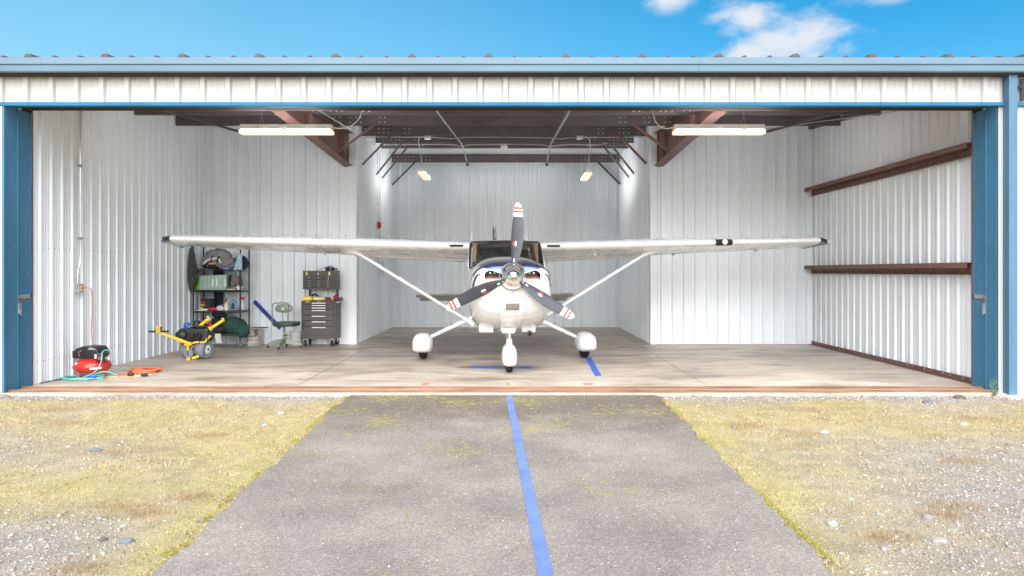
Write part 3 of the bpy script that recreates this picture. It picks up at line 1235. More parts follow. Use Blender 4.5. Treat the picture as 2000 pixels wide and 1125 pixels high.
# tapered rafters cantilevered from the columns
for x, sx in ((TL - .14, -1), (TR + .14, 1)):
    ya, yb = 9.66, YM - .04
    ta, tb = roof_z(ya) - .21, roof_z(yb) - .21
    ba, bb = 3.93, 3.745
    m = MB()
    m.prism([(ya, ba), (yb, bb), (yb, tb), (ya, ta)], lambda u, v, dd: (dd, u, v), x - .004, x + .004)
    # bottom and top flanges
    raf = m.build("rafter", "steel_red", hangar)
    MB().bar((x, ya, ba - .005), (x, yb, bb - .005), .20, .010).build("flange", "steel_red", raf)
    MB().bar((x, ya, ta + .003), (x, yb, tb + .003), .20, .008).build("flange", "steel_red", raf)
    MB().span((x - .10, yb, bb - .02), (x + .10, yb + .012, tb)).build("end_plate", "steel_red", raf)
    for yy in (12.0, 14.3):
        t = (yy - ya) / (yb - ya)
        m = MB()
        m.span((x - .095, yy, ba + (bb - ba) * t + .01), (x + .095, yy + .008, ta + (tb - ta) * t - .008))
        m.build("stiffener", "steel_red", raf)

# flange braces from the purlins to the rafters and tail bay walls
for i, (y, dz) in enumerate(((13.72, .51), (15.57, .62), (17.14, .76), (17.90, .74), (19.40, .60))):
    zt = roof_z(y) - .21
    for xw, sx in ((TL, 1), (TR, -1)):
        xo = xw + sx * .04 if y > 15 else xw - sx * .06
        m = MB()
        m.angle((xw + sx * .66, y - .03, zt + .02), (xo, y - .03, zt - dz), .042, .006, up=(0, 1, 0))
        m.build("flange_brace", "steel_red" if y < 17 else "steel_dark", hangar)

# sag angles under the purlins
for x in (-1.25, .90):
    m = MB()
    pts = [(x, 9.7, roof_z(9.7) - .235), (x, 17.3, roof_z(17.3) - .235), (x, 17.75, roof_z(17.75) - .235), (x, 19.42, roof_z(19.42) - .235)]
    for a, b2 in zip(pts, pts[1:]):
        m.angle(a, b2, .032, .005)
    sg = m.build("sag_angle", "galv", hangar)
    MB().span((x - .02, 19.40, roof_z(19.4) - .30), (x + .05, 19.45, roof_z(19.4) - .2)).build("end_clip", "black_metal", sg)
for x in (-5.62, 5.45):
    m = MB()
    m.angle((x, 9.7, roof_z(9.7) - .24), (x - .28 * (x > 0), YM - .04, roof_z(YM) - .24), .04, .006)
    m.build("sag_angle", "steel_dark", hangar)
# rod bracing
m = MB(); m.tube([(-3.05, 10.2, 4.0), (TL + .05, 17.0, roof_z(17) - .28)], .011, 6)
m.build("bracing_rod", "galv", hangar)
m = MB(); m.tube([(XR - .1, 11.6, 4.12), (4.9, 14.6, roof_z(14.6) - .21)], .008, 6)
m.build("bracing_rod", "galv", hangar)

# girts, rake angle and base angle on the right wall
for z0 in (1.53, 3.145):
    m = MB()
    xi = XR - .032
    m.span((xi - .17, 9.63, z0 + .115), (xi, YM - .10, z0 + .121))       # top shelf
    m.span((xi - .176, 9.63, z0 + .045), (xi - .170, YM - .10, z0 + .121))   # lip facing the bay
    m.span((xi - .006, 9.63, z0 - .04), (xi, YM - .03, z0 + .115))
    m.span((xi - .05, 9.63, z0 - .046), (xi - .006, YM - .03, z0 - .04))
    g = m.build("girt", "steel_red", hangar)
    mb = MB()
    k = 0
    yy = 9.8
    while yy < YM - .2:
        mb.lathe([(.010, 0), (.007, .006)], 6, axis_matrix((xi - .0065, yy, z0 + .02), (-1, 0, 0)))
        yy += .30 if k % 2 else .17
        k += 1
    mb.build("screw", "galv", g).__setitem__("kind", "stuff")
m = MB()
m.bar((XR - .07, 9.7, roof_z(9.7) - .10), (XR - .07, YM - .03, roof_z(YM) - .10), .075, .075)
m.build("rake_angle", "steel_dark", hangar)
m = MB()
m.span((XR - .040, 9.63, .001), (XR - .034, YM - .03, .075))
m.span((XR - .10, 9.63, .001), (XR - .040, YM - .03, .008))
o = m.build("base_angle", "steel_red", hangar)
mb = MB()
yy, k = 9.8, 0
while yy < YM - .2:
    mb.lathe([(.010, 0), (.007, .006)], 6, axis_matrix((XR - .0405, yy, .045), (-1, 0, 0)))
    yy += .30 if k % 2 else .17
    k += 1
mb.build("screw", "galv", o).__setitem__("kind", "stuff")

# ================================================================== SERVICES
# conduit up the left wall with its outlet box
m = MB()
cx = XL + .055
m.tube(spline([(cx, 10.66, 4.25), (cx, 10.66, 2.4), (cx, 10.66, 1.72), (cx, 10.60, 1.52), (cx, 10.59, 1.34)], 6), .012, 8)
cd = m.build("conduit", "emt", hangar, smooth=40)
for z in (2.02, 3.1):
    MB().span((XL + .03, 10.625, z - .02), (cx + .016, 10.695, z + .02)).build("strap", "galv", cd)
ob = thing("outlet_box", "grey metal outlet box on the left wall with an orange plug", "outlet", (XL + .032, 10.61, 1.22))
MB().span((0, -.055, 0), (.062, .055, .125)).build("box", "galv", ob, bevel=.004)
pl = MB().span((.0625, -.05, .008), (.068, .05, .117)).build("cover_plate", "emt", ob, bevel=.002)
MB().span((.069, -.02, .02), (.074, .02, .105)).build("receptacle", "paper_yellow", ob, bevel=.004)
m = MB(); m.lathe([(.019, 0), (.021, .03), (.012, .06), (.007, .08)], 10, axis_matrix((.0745, 0, .075), (1, 0, 0)))
m.build("plug", "orange_cord", ob, smooth=50)
pc = MB().tube(spline([(XL + .19, 10.61, 1.295), (XL + .25, 10.61, 1.24), (XL + .26, 10.61, .95), (XL + .245, 10.61, .65), (XL + .27, 10.60, .40), (XL + .26, 10.56, .20), (XL + .2, 10.5, .06)], 8), .0065, 6)
tag(pc.build("hanging_cable", "orange_cord", smooth=60), "orange power cord hanging from the outlet down behind the compressor", "cord")

# conduits across the tail bay
m = MB()
zc = roof_z(15.6) - .235
m.tube(spline([(TL + .1, 15.62, zc + .0), (-1.9, 15.62, zc), (-1.35, 15.62, zc - .03), (-.9, 15.62, zc), (.6, 15.62, zc - .01), (1.0, 15.62, zc - .035), (1.4, 15.62, zc - .01), (TR - .1, 15.62, zc)], 6), .012, 6)
m.build("conduit", "emt", hangar, smooth=60)
zc2 = roof_z(17.2) - .245
m = MB()
m.tube(spline([(TL + .1, 17.22, zc2), (-1.6, 17.22, zc2), (-1.25, 17.22, zc2 - .04), (-.9, 17.22, zc2), (.5, 17.22, zc2), (.9, 17.22, zc2 - .04), (1.3, 17.22, zc2), (2.1, 17.22, zc2), (2.5, 17.22, zc2 + .14), (TR - .05, 17.22, zc2 + .20)], 6), .012, 6)
m.build("conduit", "emt", hangar, smooth=60)
m = MB()
m.tube([(TL + .052, 17.30, zc2), (TL + .052, 17.30, 2.72)], .010, 6)
m.build("conduit", "emt", hangar, smooth=60)
m = MB()
m.tube([(TL + .052, 17.55, 4.4), (TL + .052, 17.55, 1.78)], .012, 6)
m.build("conduit", "emt", hangar, smooth=60)
for x in (-1.86, 1.45):
    MB().span((x - .07, 15.57, zc - .045), (x + .07, 15.66, zc + .045)).build("junction_box", "galv", hangar, bevel=.004)

sm = thing("motion_sensor", "round white ceiling sensor on a conduit box under the purlins", "sensor", (-.215, 17.22, zc2 - .02))
MB().span((-.07, -.05, -.02), (.07, .05, .035)).build("box", "galv", sm, bevel=.004)
m = MB(); m.lathe([(.085, -.021), (.085, -.04), (.07, -.075), (.03, -.095), (0, -.097)], 16)
m.build("dome", "white_plastic", sm, smooth=50)

al = thing("fire_alarm", "red round alarm bell on the tail bay's left wall", "alarm", (TL + .035, 17.30, 2.60))
m = MB(); m.span((0, -.06, -.06), (.03, .06, .14)); m.build("backbox", "galv", al, bevel=.004)
m = MB(); m.lathe([(.085, 0), (.085, .03), (.07, .055), (.03, .068), (0, .07)], 18, axis_matrix((.031, 0, .05), (1, 0, 0)))
m.build("gong", "alarm_red", al, smooth=50)

sw = thing("switch_box", "grey electrical box on the tail bay wall behind the left strut", "electrical box", (TL + .035, 17.55, 1.42))
MB().span((0, -.10, 0), (.10, .10, .36)).build("box", "galv", sw, bevel=.006)
MB().span((.101, -.085, .015), (.108, .085, .345)).build("door", "emt", sw, bevel=.003)
MB().span((.108, .02, .16), (.14, .06, .22)).build("lever", "black_plastic", sw, bevel=.004)


# ------------------------------------------------------------------ lamps
def lamp(name, label, loc, rz, length, hang, group, cable, tube="tube_light"):
    t = thing(name, label, "light", loc, rz, group)
    w = .16
    h = length / 2
    # housing: flat tray with sloped shoulders
    m = MB()
    m.prism([(-w / 2 + .006, .055), (w / 2 - .006, .055), (w / 2 - .02, .135), (-w / 2 + .02, .135)], lambda u, v, dd: (dd, u, v), -h, h)
    m.build("housing", "lamp_body", t, bevel=.003)
    m = MB()
    for sx in (-1, 1):
        m.prism([(-w / 2, .0), (w / 2, .0), (w / 2, .054), (-w / 2, .054)], lambda u, v, dd: (dd, u, v), sx * (h - .012), sx * (h + .012))
    m.build("end_cap", "lens_light", t, bevel=.006)
    # clear wrap lens edges and the two tubes
    m = MB()
    m.span((-h + .012, -w / 2, .0), (h - .012, -w / 2 + .004, .013))
    m.span((-h + .012, w / 2 - .004, .0), (h - .012, w / 2, .013))
    m.span((-h + .012, -w / 2 + .004, .0), (h - .012, w / 2 - .004, .004))
    m.build("lens", "lens_light", t)
    for sy in (-.045, .045):
        m = MB()
        m.tube([(-h + .02, sy, .034), (h - .02, sy, .034)], .019, 10)
        m.build("fluorescent_tube", tube, t, smooth=50)
    for sx in (-.55, .55):
        m = MB()
        zt = hang
        m.tube([(sx * h - .03, 0, .136), (sx * h, 0, .30), (sx * h, 0, zt)], .0022, 4)
        m.tube([(sx * h + .03, 0, .136), (sx * h, 0, .30)], .0022, 4)
        m.build("hanger_wire", "galv", t)
    if cable:
        m = MB()
        m.tube(spline(cable, 8), .0075, 6)
        m.build("cable", "white_plastic", t, smooth=60)
    for sx in (-.5, 0, .5):
        MB().span((sx * h - .012, -w / 2 - .004, .045), (sx * h + .012, -w / 2, .075)).build("clip", "clear_plastic", t)
    return t


LG = "fluorescent lights hanging in the hangar"
lamp("ceiling_light", "long lit fluorescent light under the left rafter", (-3.267, 10.35, 3.51), 0, 1.31, .50, LG,
     [(.62, .02, .10), (.85, .05, .10), (1.0, .1, .22), (1.05, .15, .36), (1.04, .2, .45)])
lamp("ceiling_light", "long lit fluorescent light under the right rafter", (2.97, 10.35, 3.51), 0, 1.29, .50, LG,
     [(-.60, .02, .10), (-.80, .05, .10), (-.90, .1, .22), (-.92, .15, .36), (-.9, .2, .45)])
lamp("ceiling_light", "small far lit light hanging left of the upright propeller blade", (-2.18, 17.6, 3.845), R(90), 1.2, .75, LG,
     [(-.55, 0, .14), (-.58, -.0, .35), (-.62, .02, .55), (-1.2, -.02, .70), (-1.9, -.25, .67)], "far_tube_light")
lamp("ceiling_light", "small far lit light hanging right of the upright propeller blade", (1.80, 17.6, 3.825), R(90), 1.2, .75, LG,
     [(-.55, 0, .14), (-.58, .0, .35), (-.62, -.02, .55), (-1.2, .05, .70), (-1.9, .25, .69)], "far_tube_light")

# blue tape stuck slantwise on the wall behind the stool
m = MB()
a, b2 = Vector((-5.43, YM - .0565, .905)), Vector((-4.88, YM - .0565, .335))
m.bar(a, b2, .004, .082, up=(0, 1, 0))
dd = (b2 - a).normalized(); nn = Vector((dd.z, 0, -dd.x))
vs = []
for p in (a, b2):
    for s_ in (-.041, .041):
        vs.append(p + nn * s_)
m = MB().add([v + Vector((0, -.004, 0)) for v in vs] + [v for v in vs], [(0, 1, 3, 2), (4, 6, 7, 5), (0, 2, 6, 4), (1, 5, 7, 3), (0, 4, 5, 1), (2, 3, 7, 6)])
tag(m.build("tape_strip", "wall_tape"), "dark blue slanting strip on the wall behind the green stool", "tape")

# ================================================================== AIRCRAFT
YAW = R(3.72)
plane = thing("airplane", "white high-wing propeller airplane with blue nose stripe parked nose out", "airplane", (0.0, 9.95, 0), YAW)
HZ = 1.46


def sring(y, hw, zt, zb, zc, nt=2.4, nb=3.0, seg=72, x0=0):
    pts = []
    for k in range(seg):
        a = 2 * math.pi * k / seg
        c, s = math.cos(a), math.sin(a)
        n = nt if s >= 0 else nb
        px_ = hw * math.copysign(abs(c) ** (2 / n), c)
        pz = zc + ((zt - zc) if s >= 0 else (zc - zb)) * math.copysign(abs(s) ** (2 / n), s)
        pts.append(Vector((x0 + px_, y, pz)))
    return pts


CST = [(.075, .22, 1.575, 1.29, 1.45, 3.0, 2.3), (.080, .40, 1.60, 1.20, 1.42, 3.4, 2.5), (.095, .455, 1.615, 1.12, 1.40, 3.5, 2.6),
       (.13, .505, 1.632, 1.03, 1.37, 3.4, 2.8), (.20, .545, 1.655, .935, 1.34, 3.3, 3.0), (.32, .572, 1.676, .845, 1.32, 3.1, 3.3),
       (.50, .592, 1.698, .765, 1.30, 3.0, 3.6), (.75, .606, 1.722, .70, 1.28, 2.9, 3.9), (1.0, .614, 1.742, .655, 1.26, 2.8, 4.0), (1.22, .618, 1.757, .63, 1.26, 2.7, 4.0)]


def interp(tab, y):
    for a, b in zip(tab, tab[1:]):
        if y <= b[0]:
            t = (y - a[0]) / (b[0] - a[0])
            return [p + (q - p) * t for p, q in zip(a, b)]
    return list(tab[-1])


ys = [.075, .080, .087, .095, .11, .13, .145, .16, .18, .20, .225, .25, .285, .32, .36, .40, .42, .46, .50, .55, .6, .7, .8, .9, 1.0, 1.1, 1.22]
rings = [sring(s_[0], s_[1], s_[2], s_[3], s_[4], s_[5], s_[6], 120) for s_ in (interp(CST, y) for y in ys)]
# front cap filled with shrinking rings so that it is dense enough to cut and to paint
front = []
for k in range(1, 9):
    t = 1 - k / 9
    cxz = Vector((0, .075 - .004 * (1 - t), HZ - .01))
    front.append([cxz + (p - cxz) * t if True else p for p in rings[0]])
allr = list(reversed(front)) + rings
m = MB().loft(allr)
cow_me = m.mesh("cowling")
bvh = BVHTree.FromPolygons([v.co for v in cow_me.vertices], [tuple(p.vertices) for p in cow_me.polygons])


def on_cowl(x, z, off=.003):
    """point on the cowling seen from the front, lifted off along the normal"""
    hit = bvh.ray_cast(Vector((x, -1, z)), Vector((0, 1, 0)))
    if hit[0] is None:
        return None
    n = hit[1]
    if n.y > 0:
        n = -n
    return hit[0] + n * off


WHITE = np.array((.72, .72, .715)); NAVY = np.array((.010, .014, .045)); MIDB = np.array((.012, .055, .26)); SKYB = np.array((.15, .32, .60)); DGREY = np.array((.035, .036, .042))


def livery(co):
    n = len(co)
    c = np.tile(WHITE, (n, 1))
    x, y, z = co[:, 0], co[:, 1], co[:, 2]
    ax = np.abs(x)
    low = 1.50 + .05 * np.clip((ax - .17) / .10, 0, 1) + .08 * np.clip((ax - .32) / .25, 0, 1)
    blue = (z > low) & (y < .42) & (ax < .53)
    c[blue] = NAVY
    e1 = ((ax - .24) / .15) ** 2 + ((z - 1.54) / .065) ** 2
    c[blue & (e1 < 1)] = MIDB
    e2 = ((ax - .22) / .095) ** 2 + ((z - 1.54) / .036) ** 2
    c[blue & (e2 < 1)] = SKYB
    c[(z > 1.60) & (y > .42) & (y < .56) & (ax < .53)] = DGREY
    # dark sweeps curling back along the flank
    for z0, k, w, y0 in ((1.50, .55, .034, .12), (1.28, .60, .036, .16)):
        f = z0 + .10 - k * (y - y0) - .25 * (y - y0) ** 2
        c[(np.abs(z - f) < w) & (y > y0) & (ax > .42)] = DGREY
    return c


cowl = place("cowling", cow_me, "cowl_paint", plane)
# intake openings: cut with shaped cutters, dark inside
def intake(sx):
    pts = [(.165, .045), (.30, .088), (.35, .080), (.395, .040), (.40, -.045), (.385, -.09), (.34, -.105), (.24, -.07), (.165, -.02)]
    sm = []
    P = [Vector((sx * a, 0, HZ + b + .0)) for a, b in pts]
    P = P + [P[0]]
    for p in spline(P, 4)[:-1]:
        sm.append((p.x, p.z))
    c = MB().prism(sm, lambda u, v, dd: (u, dd, v), -.1, .36).mesh("cutter")
    c.materials.append(MATS["dark_hole"])
    o = bpy.data.objects.new("cutter", c)
    COL.objects.link(o)
    o.parent = plane
    return o, sm


cutters = [intake(-1), intake(1)]
for o, _ in cutters:
    md = cowl.modifiers.new("cut", 'BOOLEAN')
    md.operation = 'DIFFERENCE'
    md.solver = 'EXACT'
    md.object = o
    try:
        md.material_mode = 'TRANSFER'
    except Exception:
        pass
dg = bpy.context.evaluated_depsgraph_get()
new_me = bpy.data.meshes.new_from_object(cowl.evaluated_get(dg))
cowl.modifiers.clear()
cowl.data = new_me
for o, _ in cutters:
    bpy.data.objects.remove(o)
co = np.empty(len(new_me.vertices) * 3, np.float32)
new_me.vertices.foreach_get("co", co)
col_attr(new_me, livery(co.reshape(-1, 3)))
new_me.shade_smooth()
new_me.set_sharp_from_angle(angle=R(35))


def rim(pts2d, name, mt, r, parent, off=.001, close=True):
    P = []
    for x, z in pts2d:
        p = on_cowl(x, z, off)
        if p is not None:
            P.append(p)
    if close:
        P.append(P[0])
        P.append(P[1])
    return MB().tube(P, r, 6).build(name, mt, parent, smooth=60)


for (o, sm), sx in zip(cutters, (-1, 1)):
    rim(sm, "intake_rim", "air_white", .010, cowl)
    # what shows inside: cylinder fins and the orange baffle seal
    m = MB()
    for k in range(7):
        m.span((sx * .17, .30, HZ - .005 + k * .012), (sx * .37, .34, HZ + .001 + k * .012))
    m.build("cylinder_fins", "engine_grey", cowl)
    m = MB()
    m.bar((sx * .16, .215, HZ - .022), (sx * .395, .215, HZ - .016), .01, .018)
    m.build("baffle_seal", "baffle_orange", cowl)
    m = MB()
    m.add([(sx * .17, .11, HZ - .10), (sx * .395, .12, HZ - .108), (sx * .395, .22, HZ - .030), (sx * .17, .22, HZ - .030),
           (sx * .17, .13, HZ - .112), (sx * .395, .14, HZ - .116), (sx * .395, .24, HZ - .045), (sx * .17, .24, HZ - .045)],
          [(0, 1, 2, 3), (7, 6, 5, 4), (0, 4, 5, 1), (1, 5, 6, 2), (2, 6, 7, 3), (3, 7, 4, 0)])
    m.build("intake_floor", "air_white", cowl)
    m = MB()
    m.lathe([(.018, 0), (.018, .05), (.01, .06)], 8, axis_matrix((sx * .25, .27, HZ + .045), (0, -1, 0)))
    m.lathe([(.014, 0), (.014, .05)], 8, axis_matrix((sx * .31, .27, HZ + .05), (0, -1, 0)))
    m.build("spark_plug", "satin_metal", cowl)


def cowl_patch(poly, name, mt, off, nx=14, nz=14, thick=True, parent=None):
    """quad patch (4 corners: bottom-left, bottom-right, top-right, top-left in x,z) wrapped on the cowling"""
    a, b, c, d_ = [Vector(p) for p in poly]
    rows = []
    for j in range(nz + 1):
        t = j / nz
        l, r_ = a.lerp(d_, t), b.lerp(c, t)
        row = []
        for i in range(nx + 1):
            p = l.lerp(r_, i / nx)
            q = on_cowl(p.x, p.y, off)
            row.append(q)
        rows.append(row)
    if any(q is None for r_ in rows for q in r_):
        return None
    m = MB()
    vs = [q for r_ in rows for q in r_]
    n = nx + 1
    fs = [(j * n + i, j * n + i + 1, (j + 1) * n + i + 1, (j + 1) * n + i) for j in range(nz) for i in range(nx)]
    m.add(vs, fs)
    # skirt down to the surface
    brd = [(j, 0) for j in range(nz + 1)] + [(nz, i) for i in range(1, nx + 1)] + [(j, nx) for j in range(nz - 1, -1, -1)] + [(0, i) for i in range(nx - 1, 0, -1)]
    top = [rows[j][i] for j, i in brd]
    low = [q + Vector((0, off * 1.6, 0)) for q in top]
    k = len(brd)
    m.add(top + low, [(i, (i + 1) % k, k + (i + 1) % k, k + i) for i in range(k)])
    return m.build(name, mt, parent or cowl, smooth=30)


cowl_patch([(-.155, .72), (.125, .72), (.175, 1.145), (-.185, 1.145)], "chin_panel", "air_white", .010)
cowl_patch([(-.115, .985), (.115, .985), (.115, 1.105), (-.115, 1.105)], "filter_frame", "air_white", .022)
cowl_patch([(-.098, .998), (.098, .998), (.098, 1.092), (-.098, 1.092)], "air_filter", "mesh_grey", .026)
# fastener rows
pts = []
for i in range(15):
    t = -1 + 2 * i / 14
    pts.append((t * .40, 1.165 + .035 * t * t))
for i in range(6):
    pts += [(-.20, .96 + i * .035), (.19, .96 + i * .035)]
for i in range(4):
    pts.append((-.15 + i * .1, .955))
    pts.append((0, 1.185 + i * .028))
m = MB()
for x, z in pts:
    p = on_cowl(x, z, .0125 if abs(x) < .2 and z < 1.15 else .002)
    if p is not None:
        m.lathe([(.0065, 0), (.005, .003)], 6, axis_matrix(p, (0, -1, 0)))
m.build("fastener", "rivet_grey", cowl).__setitem__("kind", "stuff")

# dark sweeps curling along the cowling's shoulders
def sweep(ctrl, w):
    P = spline([Vector((a, 0, b)) for a, b in ctrl], 8)
    vs = []
    n_ = len(P)
    for i, p in enumerate(P):
        dd_ = (P[min(i + 1, n_ - 1)] - P[max(i - 1, 0)]).normalized()
        q = Vector((-dd_.z, 0, dd_.x))
        ww = w * math.sin(math.pi * min(1, .08 + .92 * i / (n_ - 1))) + .002
        for s_ in (-1, 0, 1):
            r_ = p + q * (s_ * ww)
            h_ = on_cowl(r_.x, r_.z, .002)
            if h_ is None:
                h_ = on_cowl(r_.x * .985, r_.z, .002)
            if h_ is None:
                return None
            vs.append(h_)
    fs = [(i * 3 + j, i * 3 + j + 1, i * 3 + 4 + j, i * 3 + 3 + j) for i in range(n_ - 1) for j in (0, 1)]
    return MB().add(vs, fs).build("livery_stripe", "swoosh_grey", cowl, smooth=60)


for sx in (-1, 1):
    sweep([(sx * .44, 1.50), (sx * .495, 1.47), (sx * .53, 1.40), (sx * .548, 1.31), (sx * .553, 1.22)], .013)
    sweep([(sx * .40, 1.60), (sx * .47, 1.565), (sx * .52, 1.51), (sx * .545, 1.44)], .012)

# spinner and propeller
prop = MB()
sp = [(.186, .052), (.188, .03), (.184, -.02), (.172, -.07), (.148, -.125), (.117, -.175), (.077, -.220), (.037, -.248), (.011, -.258), (0, -.259)]
spin = MB().lathe([(r, -h) for r, h in sp], 48, axis_matrix((0, 0, HZ), (0, -1, 0))).build("spinner", "chrome", plane, smooth=60)
m = MB().lathe([(.10, 0), (.194, 0), (.194, .010), (.10, .010)], 48, axis_matrix((0, .064, HZ), (0, -1, 0)))
m.build("backplate", "engine_grey", spin, smooth=40)
BL = [(.10, .075, 42, .050), (.16, .085, 40, .046), (.22, .108, 36, .036), (.30, .142, 31, .028), (.40, .170, 27, .022), (.52, .184, 23.5, .018), (.64, .180, 21, .015), (.76, .163, 19, .012),
      (.83, .141, 17.5, .011), (.86, .135, 17.2, .0105), (.895, .128, 17, .010), (.93, .120, 16.5, .0095), (.965, .106, 16, .009), (1.0, .078, 15.6, .008), (1.018, .050, 15.4, .006), (1.028, .016, 15.3, .004)]


def blade_ring(r, c, pitch, th, grow=0):
    prof = []
    n = 9
    c = c + grow * 2
    for i in range(n):
        u = i / (n - 1)
        prof.append((u, th * .75 * 2.2 * math.sqrt(max(u, 0)) * (1 - u) ** .8 + grow))
    for i in range(n - 2, 0, -1):
        u = i / (n - 1)
        prof.append((u, -th * .28 * 2.2 * math.sqrt(u) * (1 - u) ** .8 - grow))
    p = R(pitch)
    sweep = -.035 * max(0, (r - .45)) ** 2 + .01 * math.sin((r - .1) * 3.1)
    out = []
    for u, v in prof:
        cx_ = (u - .42) * c + sweep
        out.append(Vector((cx_ * math.cos(p) - v * math.sin(p) * 1, -v * math.cos(p) - cx_ * math.sin(p), r)))
    return out


def blade_at(r):
    return interp([(a, b, c, d_) for a, b, c, d_ in BL], r)


def blade_seg(ra, rb, grow=0):
    rs = [ra] + [b[0] for b in BL if ra + 1e-4 < b[0] < rb - 1e-4] + [rb]
    return [blade_ring(*blade_at(r), grow=grow) for r in rs]


blade_me = MB().loft(blade_seg(.10, .83)).mesh("propeller_blade")
tip_me = MB().loft(blade_seg(.831, 1.028)).mesh("blade_tip")
s1_me = MB().loft(blade_seg(.888, .914, .0012)).mesh("tip_stripe")
s2_me = MB().loft(blade_seg(.938, .964, .0012)).mesh("tip_stripe")
root_me = MB().lathe([(.045, .06), (.045, .125), (.036, .15)], 16).mesh("blade_root")


def blade_decal(rc, w, h, du=0.0, dv=0.0):
    """little plate on the camera face of the blade"""
    b = blade_at(rc)
    p = R(b[2])
    cc = Vector((du, 0, rc + dv))
    nrm = Vector((-math.sin(p), -math.cos(p), 0)).normalized()
    ux = Vector((math.cos(p), -math.sin(p), 0))
    c = cc + nrm * (b[3] * .95 + .004)
    m = MB()
    n = 14
    top = [c + ux * (w / 2 * math.cos(2 * math.pi * i / n)) + Vector((0, 0, h / 2 * math.sin(2 * math.pi * i / n))) for i in range(n)]
    low = [q - nrm * .008 for q in top]
    m.add(top + low, [tuple(range(n))] + [(i, (i + 1) % n, n + (i + 1) % n, n + i) for i in range(n)])
    return m.mesh("maker_mark")


mk_white = blade_decal(.455, .030, .075, .012)
mk_red = blade_decal(.455, .016, .060, -.018)
mk_red2 = blade_decal(.455, .040, .014, -.012)
mk_root = blade_decal(.225, .022, .050, .015)
for i, deg in enumerate((4.0, 124.0, 244.0)):
    Rm = Matrix.Translation((0, 0, HZ)) @ Matrix.Rotation(R(deg), 4, 'Y')
    bl = place("propeller_blade", blade_me, "prop_grey", plane, smooth=50)
    bl.matrix_local = Rm
    for nm, me, mt in (("blade_tip", tip_me, "prop_white"), ("tip_stripe", s1_me, "prop_red"), ("tip_stripe", s2_me, "prop_red"), ("blade_root", root_me, "chrome"),
                       ("maker_mark", mk_white, "prop_white"), ("maker_mark", mk_red, "prop_red"), ("maker_mark", mk_red2, "prop_red"), ("maker_mark", mk_root, "prop_white")):
        place(nm, me, mt, bl, smooth=50)

# fuselage
FST = [(1.222, .616, 1.70, .632, 1.26, 2.7, 4.0), (1.6, .62, 1.66, .615, 1.25, 4, 3.4), (2.2, .62, 1.63, .615, 1.2, 6, 3.4), (3.2, .60, 1.63, .63, 1.2, 6, 3.2), (3.7, .54, 1.66, .67, 1.2, 4, 3),
       (4.4, .40, 1.58, .78, 1.2, 2.6, 2.6), (5.4, .25, 1.44, .90, 1.2, 2.2, 2.2), (6.4, .12, 1.34, 1.0, 1.18, 2, 2), (7.25, .04, 1.30, 1.06, 1.18, 2, 2)]
rings = [sring(*interp(FST, y), seg=64) for y in [1.222, 1.4, 1.6, 1.9, 2.2, 2.7, 3.2, 3.45, 3.7, 4.0, 4.4, 4.9, 5.4, 5.9, 6.4, 6.8, 7.25]]
fus = MB().loft(rings).build("fuselage", "air_white", plane, smooth=40)
# scuttle between the cowling and the windshield
m = MB()
rows = []
for j, y in enumerate((1.222, 1.30, 1.38, 1.46)):
    row = []
    for i in range(25):
        t = -1 + i / 12
        zt = 1.757 + .002 * j - .19 * abs(t) ** 2.9
        row.append(Vector((t * .605, y + .10 * abs(t) ** 2, zt + .004)))
    rows.append(row)
m.add([q for r_ in rows for q in r_], [(j * 25 + i, j * 25 + i + 1, (j + 1) * 25 + i + 1, (j + 1) * 25 + i) for j in range(3) for i in range(24)])
m.build("scuttle", "air_white", plane, smooth=60)

# windshield
rows = []
for j in range(13):
    v = j / 12
    row = []
    for i in range(25):
        t = -1 + i / 12
        lo = Vector((t * .585, 1.44 + .13 * abs(t) ** 2.5, 1.752 - .17 * abs(t) ** 2.9))
        hi = Vector((t * .565, 2.03 + .02 * abs(t) ** 2, 2.025 - .012 * abs(t) ** 2))
        p = lo.lerp(hi, v)
        p.z += .035 * math.sin(math.pi * v) * (1 - .5 * t * t)
        row.append(p)
    rows.append(row)
MB().add([q for r_ in rows for q in r_], [(j * 25 + i, j * 25 + i + 1, (j + 1) * 25 + i + 1, (j + 1) * 25 + i) for j in range(12) for i in range(24)]).build("windshield", "windshield_glass", plane, smooth=60)
m = MB().tube([r_ for r_ in rows[0]], .012, 6)
m.build("windshield_seal", "black_plastic", plane, smooth=60)
m = MB().tube([r_ + Vector((0, 0, .006)) for r_ in rows[-1]], .018, 6)
m.build("windshield_seal", "black_plastic", plane, smooth=60)
for sx in (-1, 1):
    m = MB()
    m.tube([rows[k][0 if sx < 0 else 24] + Vector((sx * .012, .012, 0)) for k in range(13)], .018, 6)
    m.build("windshield_post", "black_plastic", plane, smooth=60)
    # side windows, posts
    m = MB()
    m.add([(sx * .607, 1.62, 1.60), (sx * .61, 3.35, 1.60), (sx * .575, 3.25, 1.98), (sx * .575, 2.08, 1.98)], [(0, 1, 2, 3)])
    m.build("side_window", "side_glass", plane)
    for ya, yb in ((1.60, 2.06), (2.62, 2.62), (3.36, 3.27)):
        MB().bar((sx * .614, ya, 1.58), (sx * .582, yb, 2.0), .045, .02, up=(1, 0, 0)).build("window_post", "air_white", plane)
# roof over the cabin
rings = []
for y, hw, z0, z1 in ((2.04, .58, 1.985, 2.045), (2.5, .585, 1.985, 2.075), (3.1, .57, 1.97, 2.06), (3.5, .50, 1.90, 1.99), (4.2, .34, 1.66, 1.70)):
    rings.append(sring(y, hw, z1, z0, (z0 + z1) / 2, 3.5, 3.5, 32))
MB().loft(rings).build("cabin_roof", "air_white", plane, smooth=40)
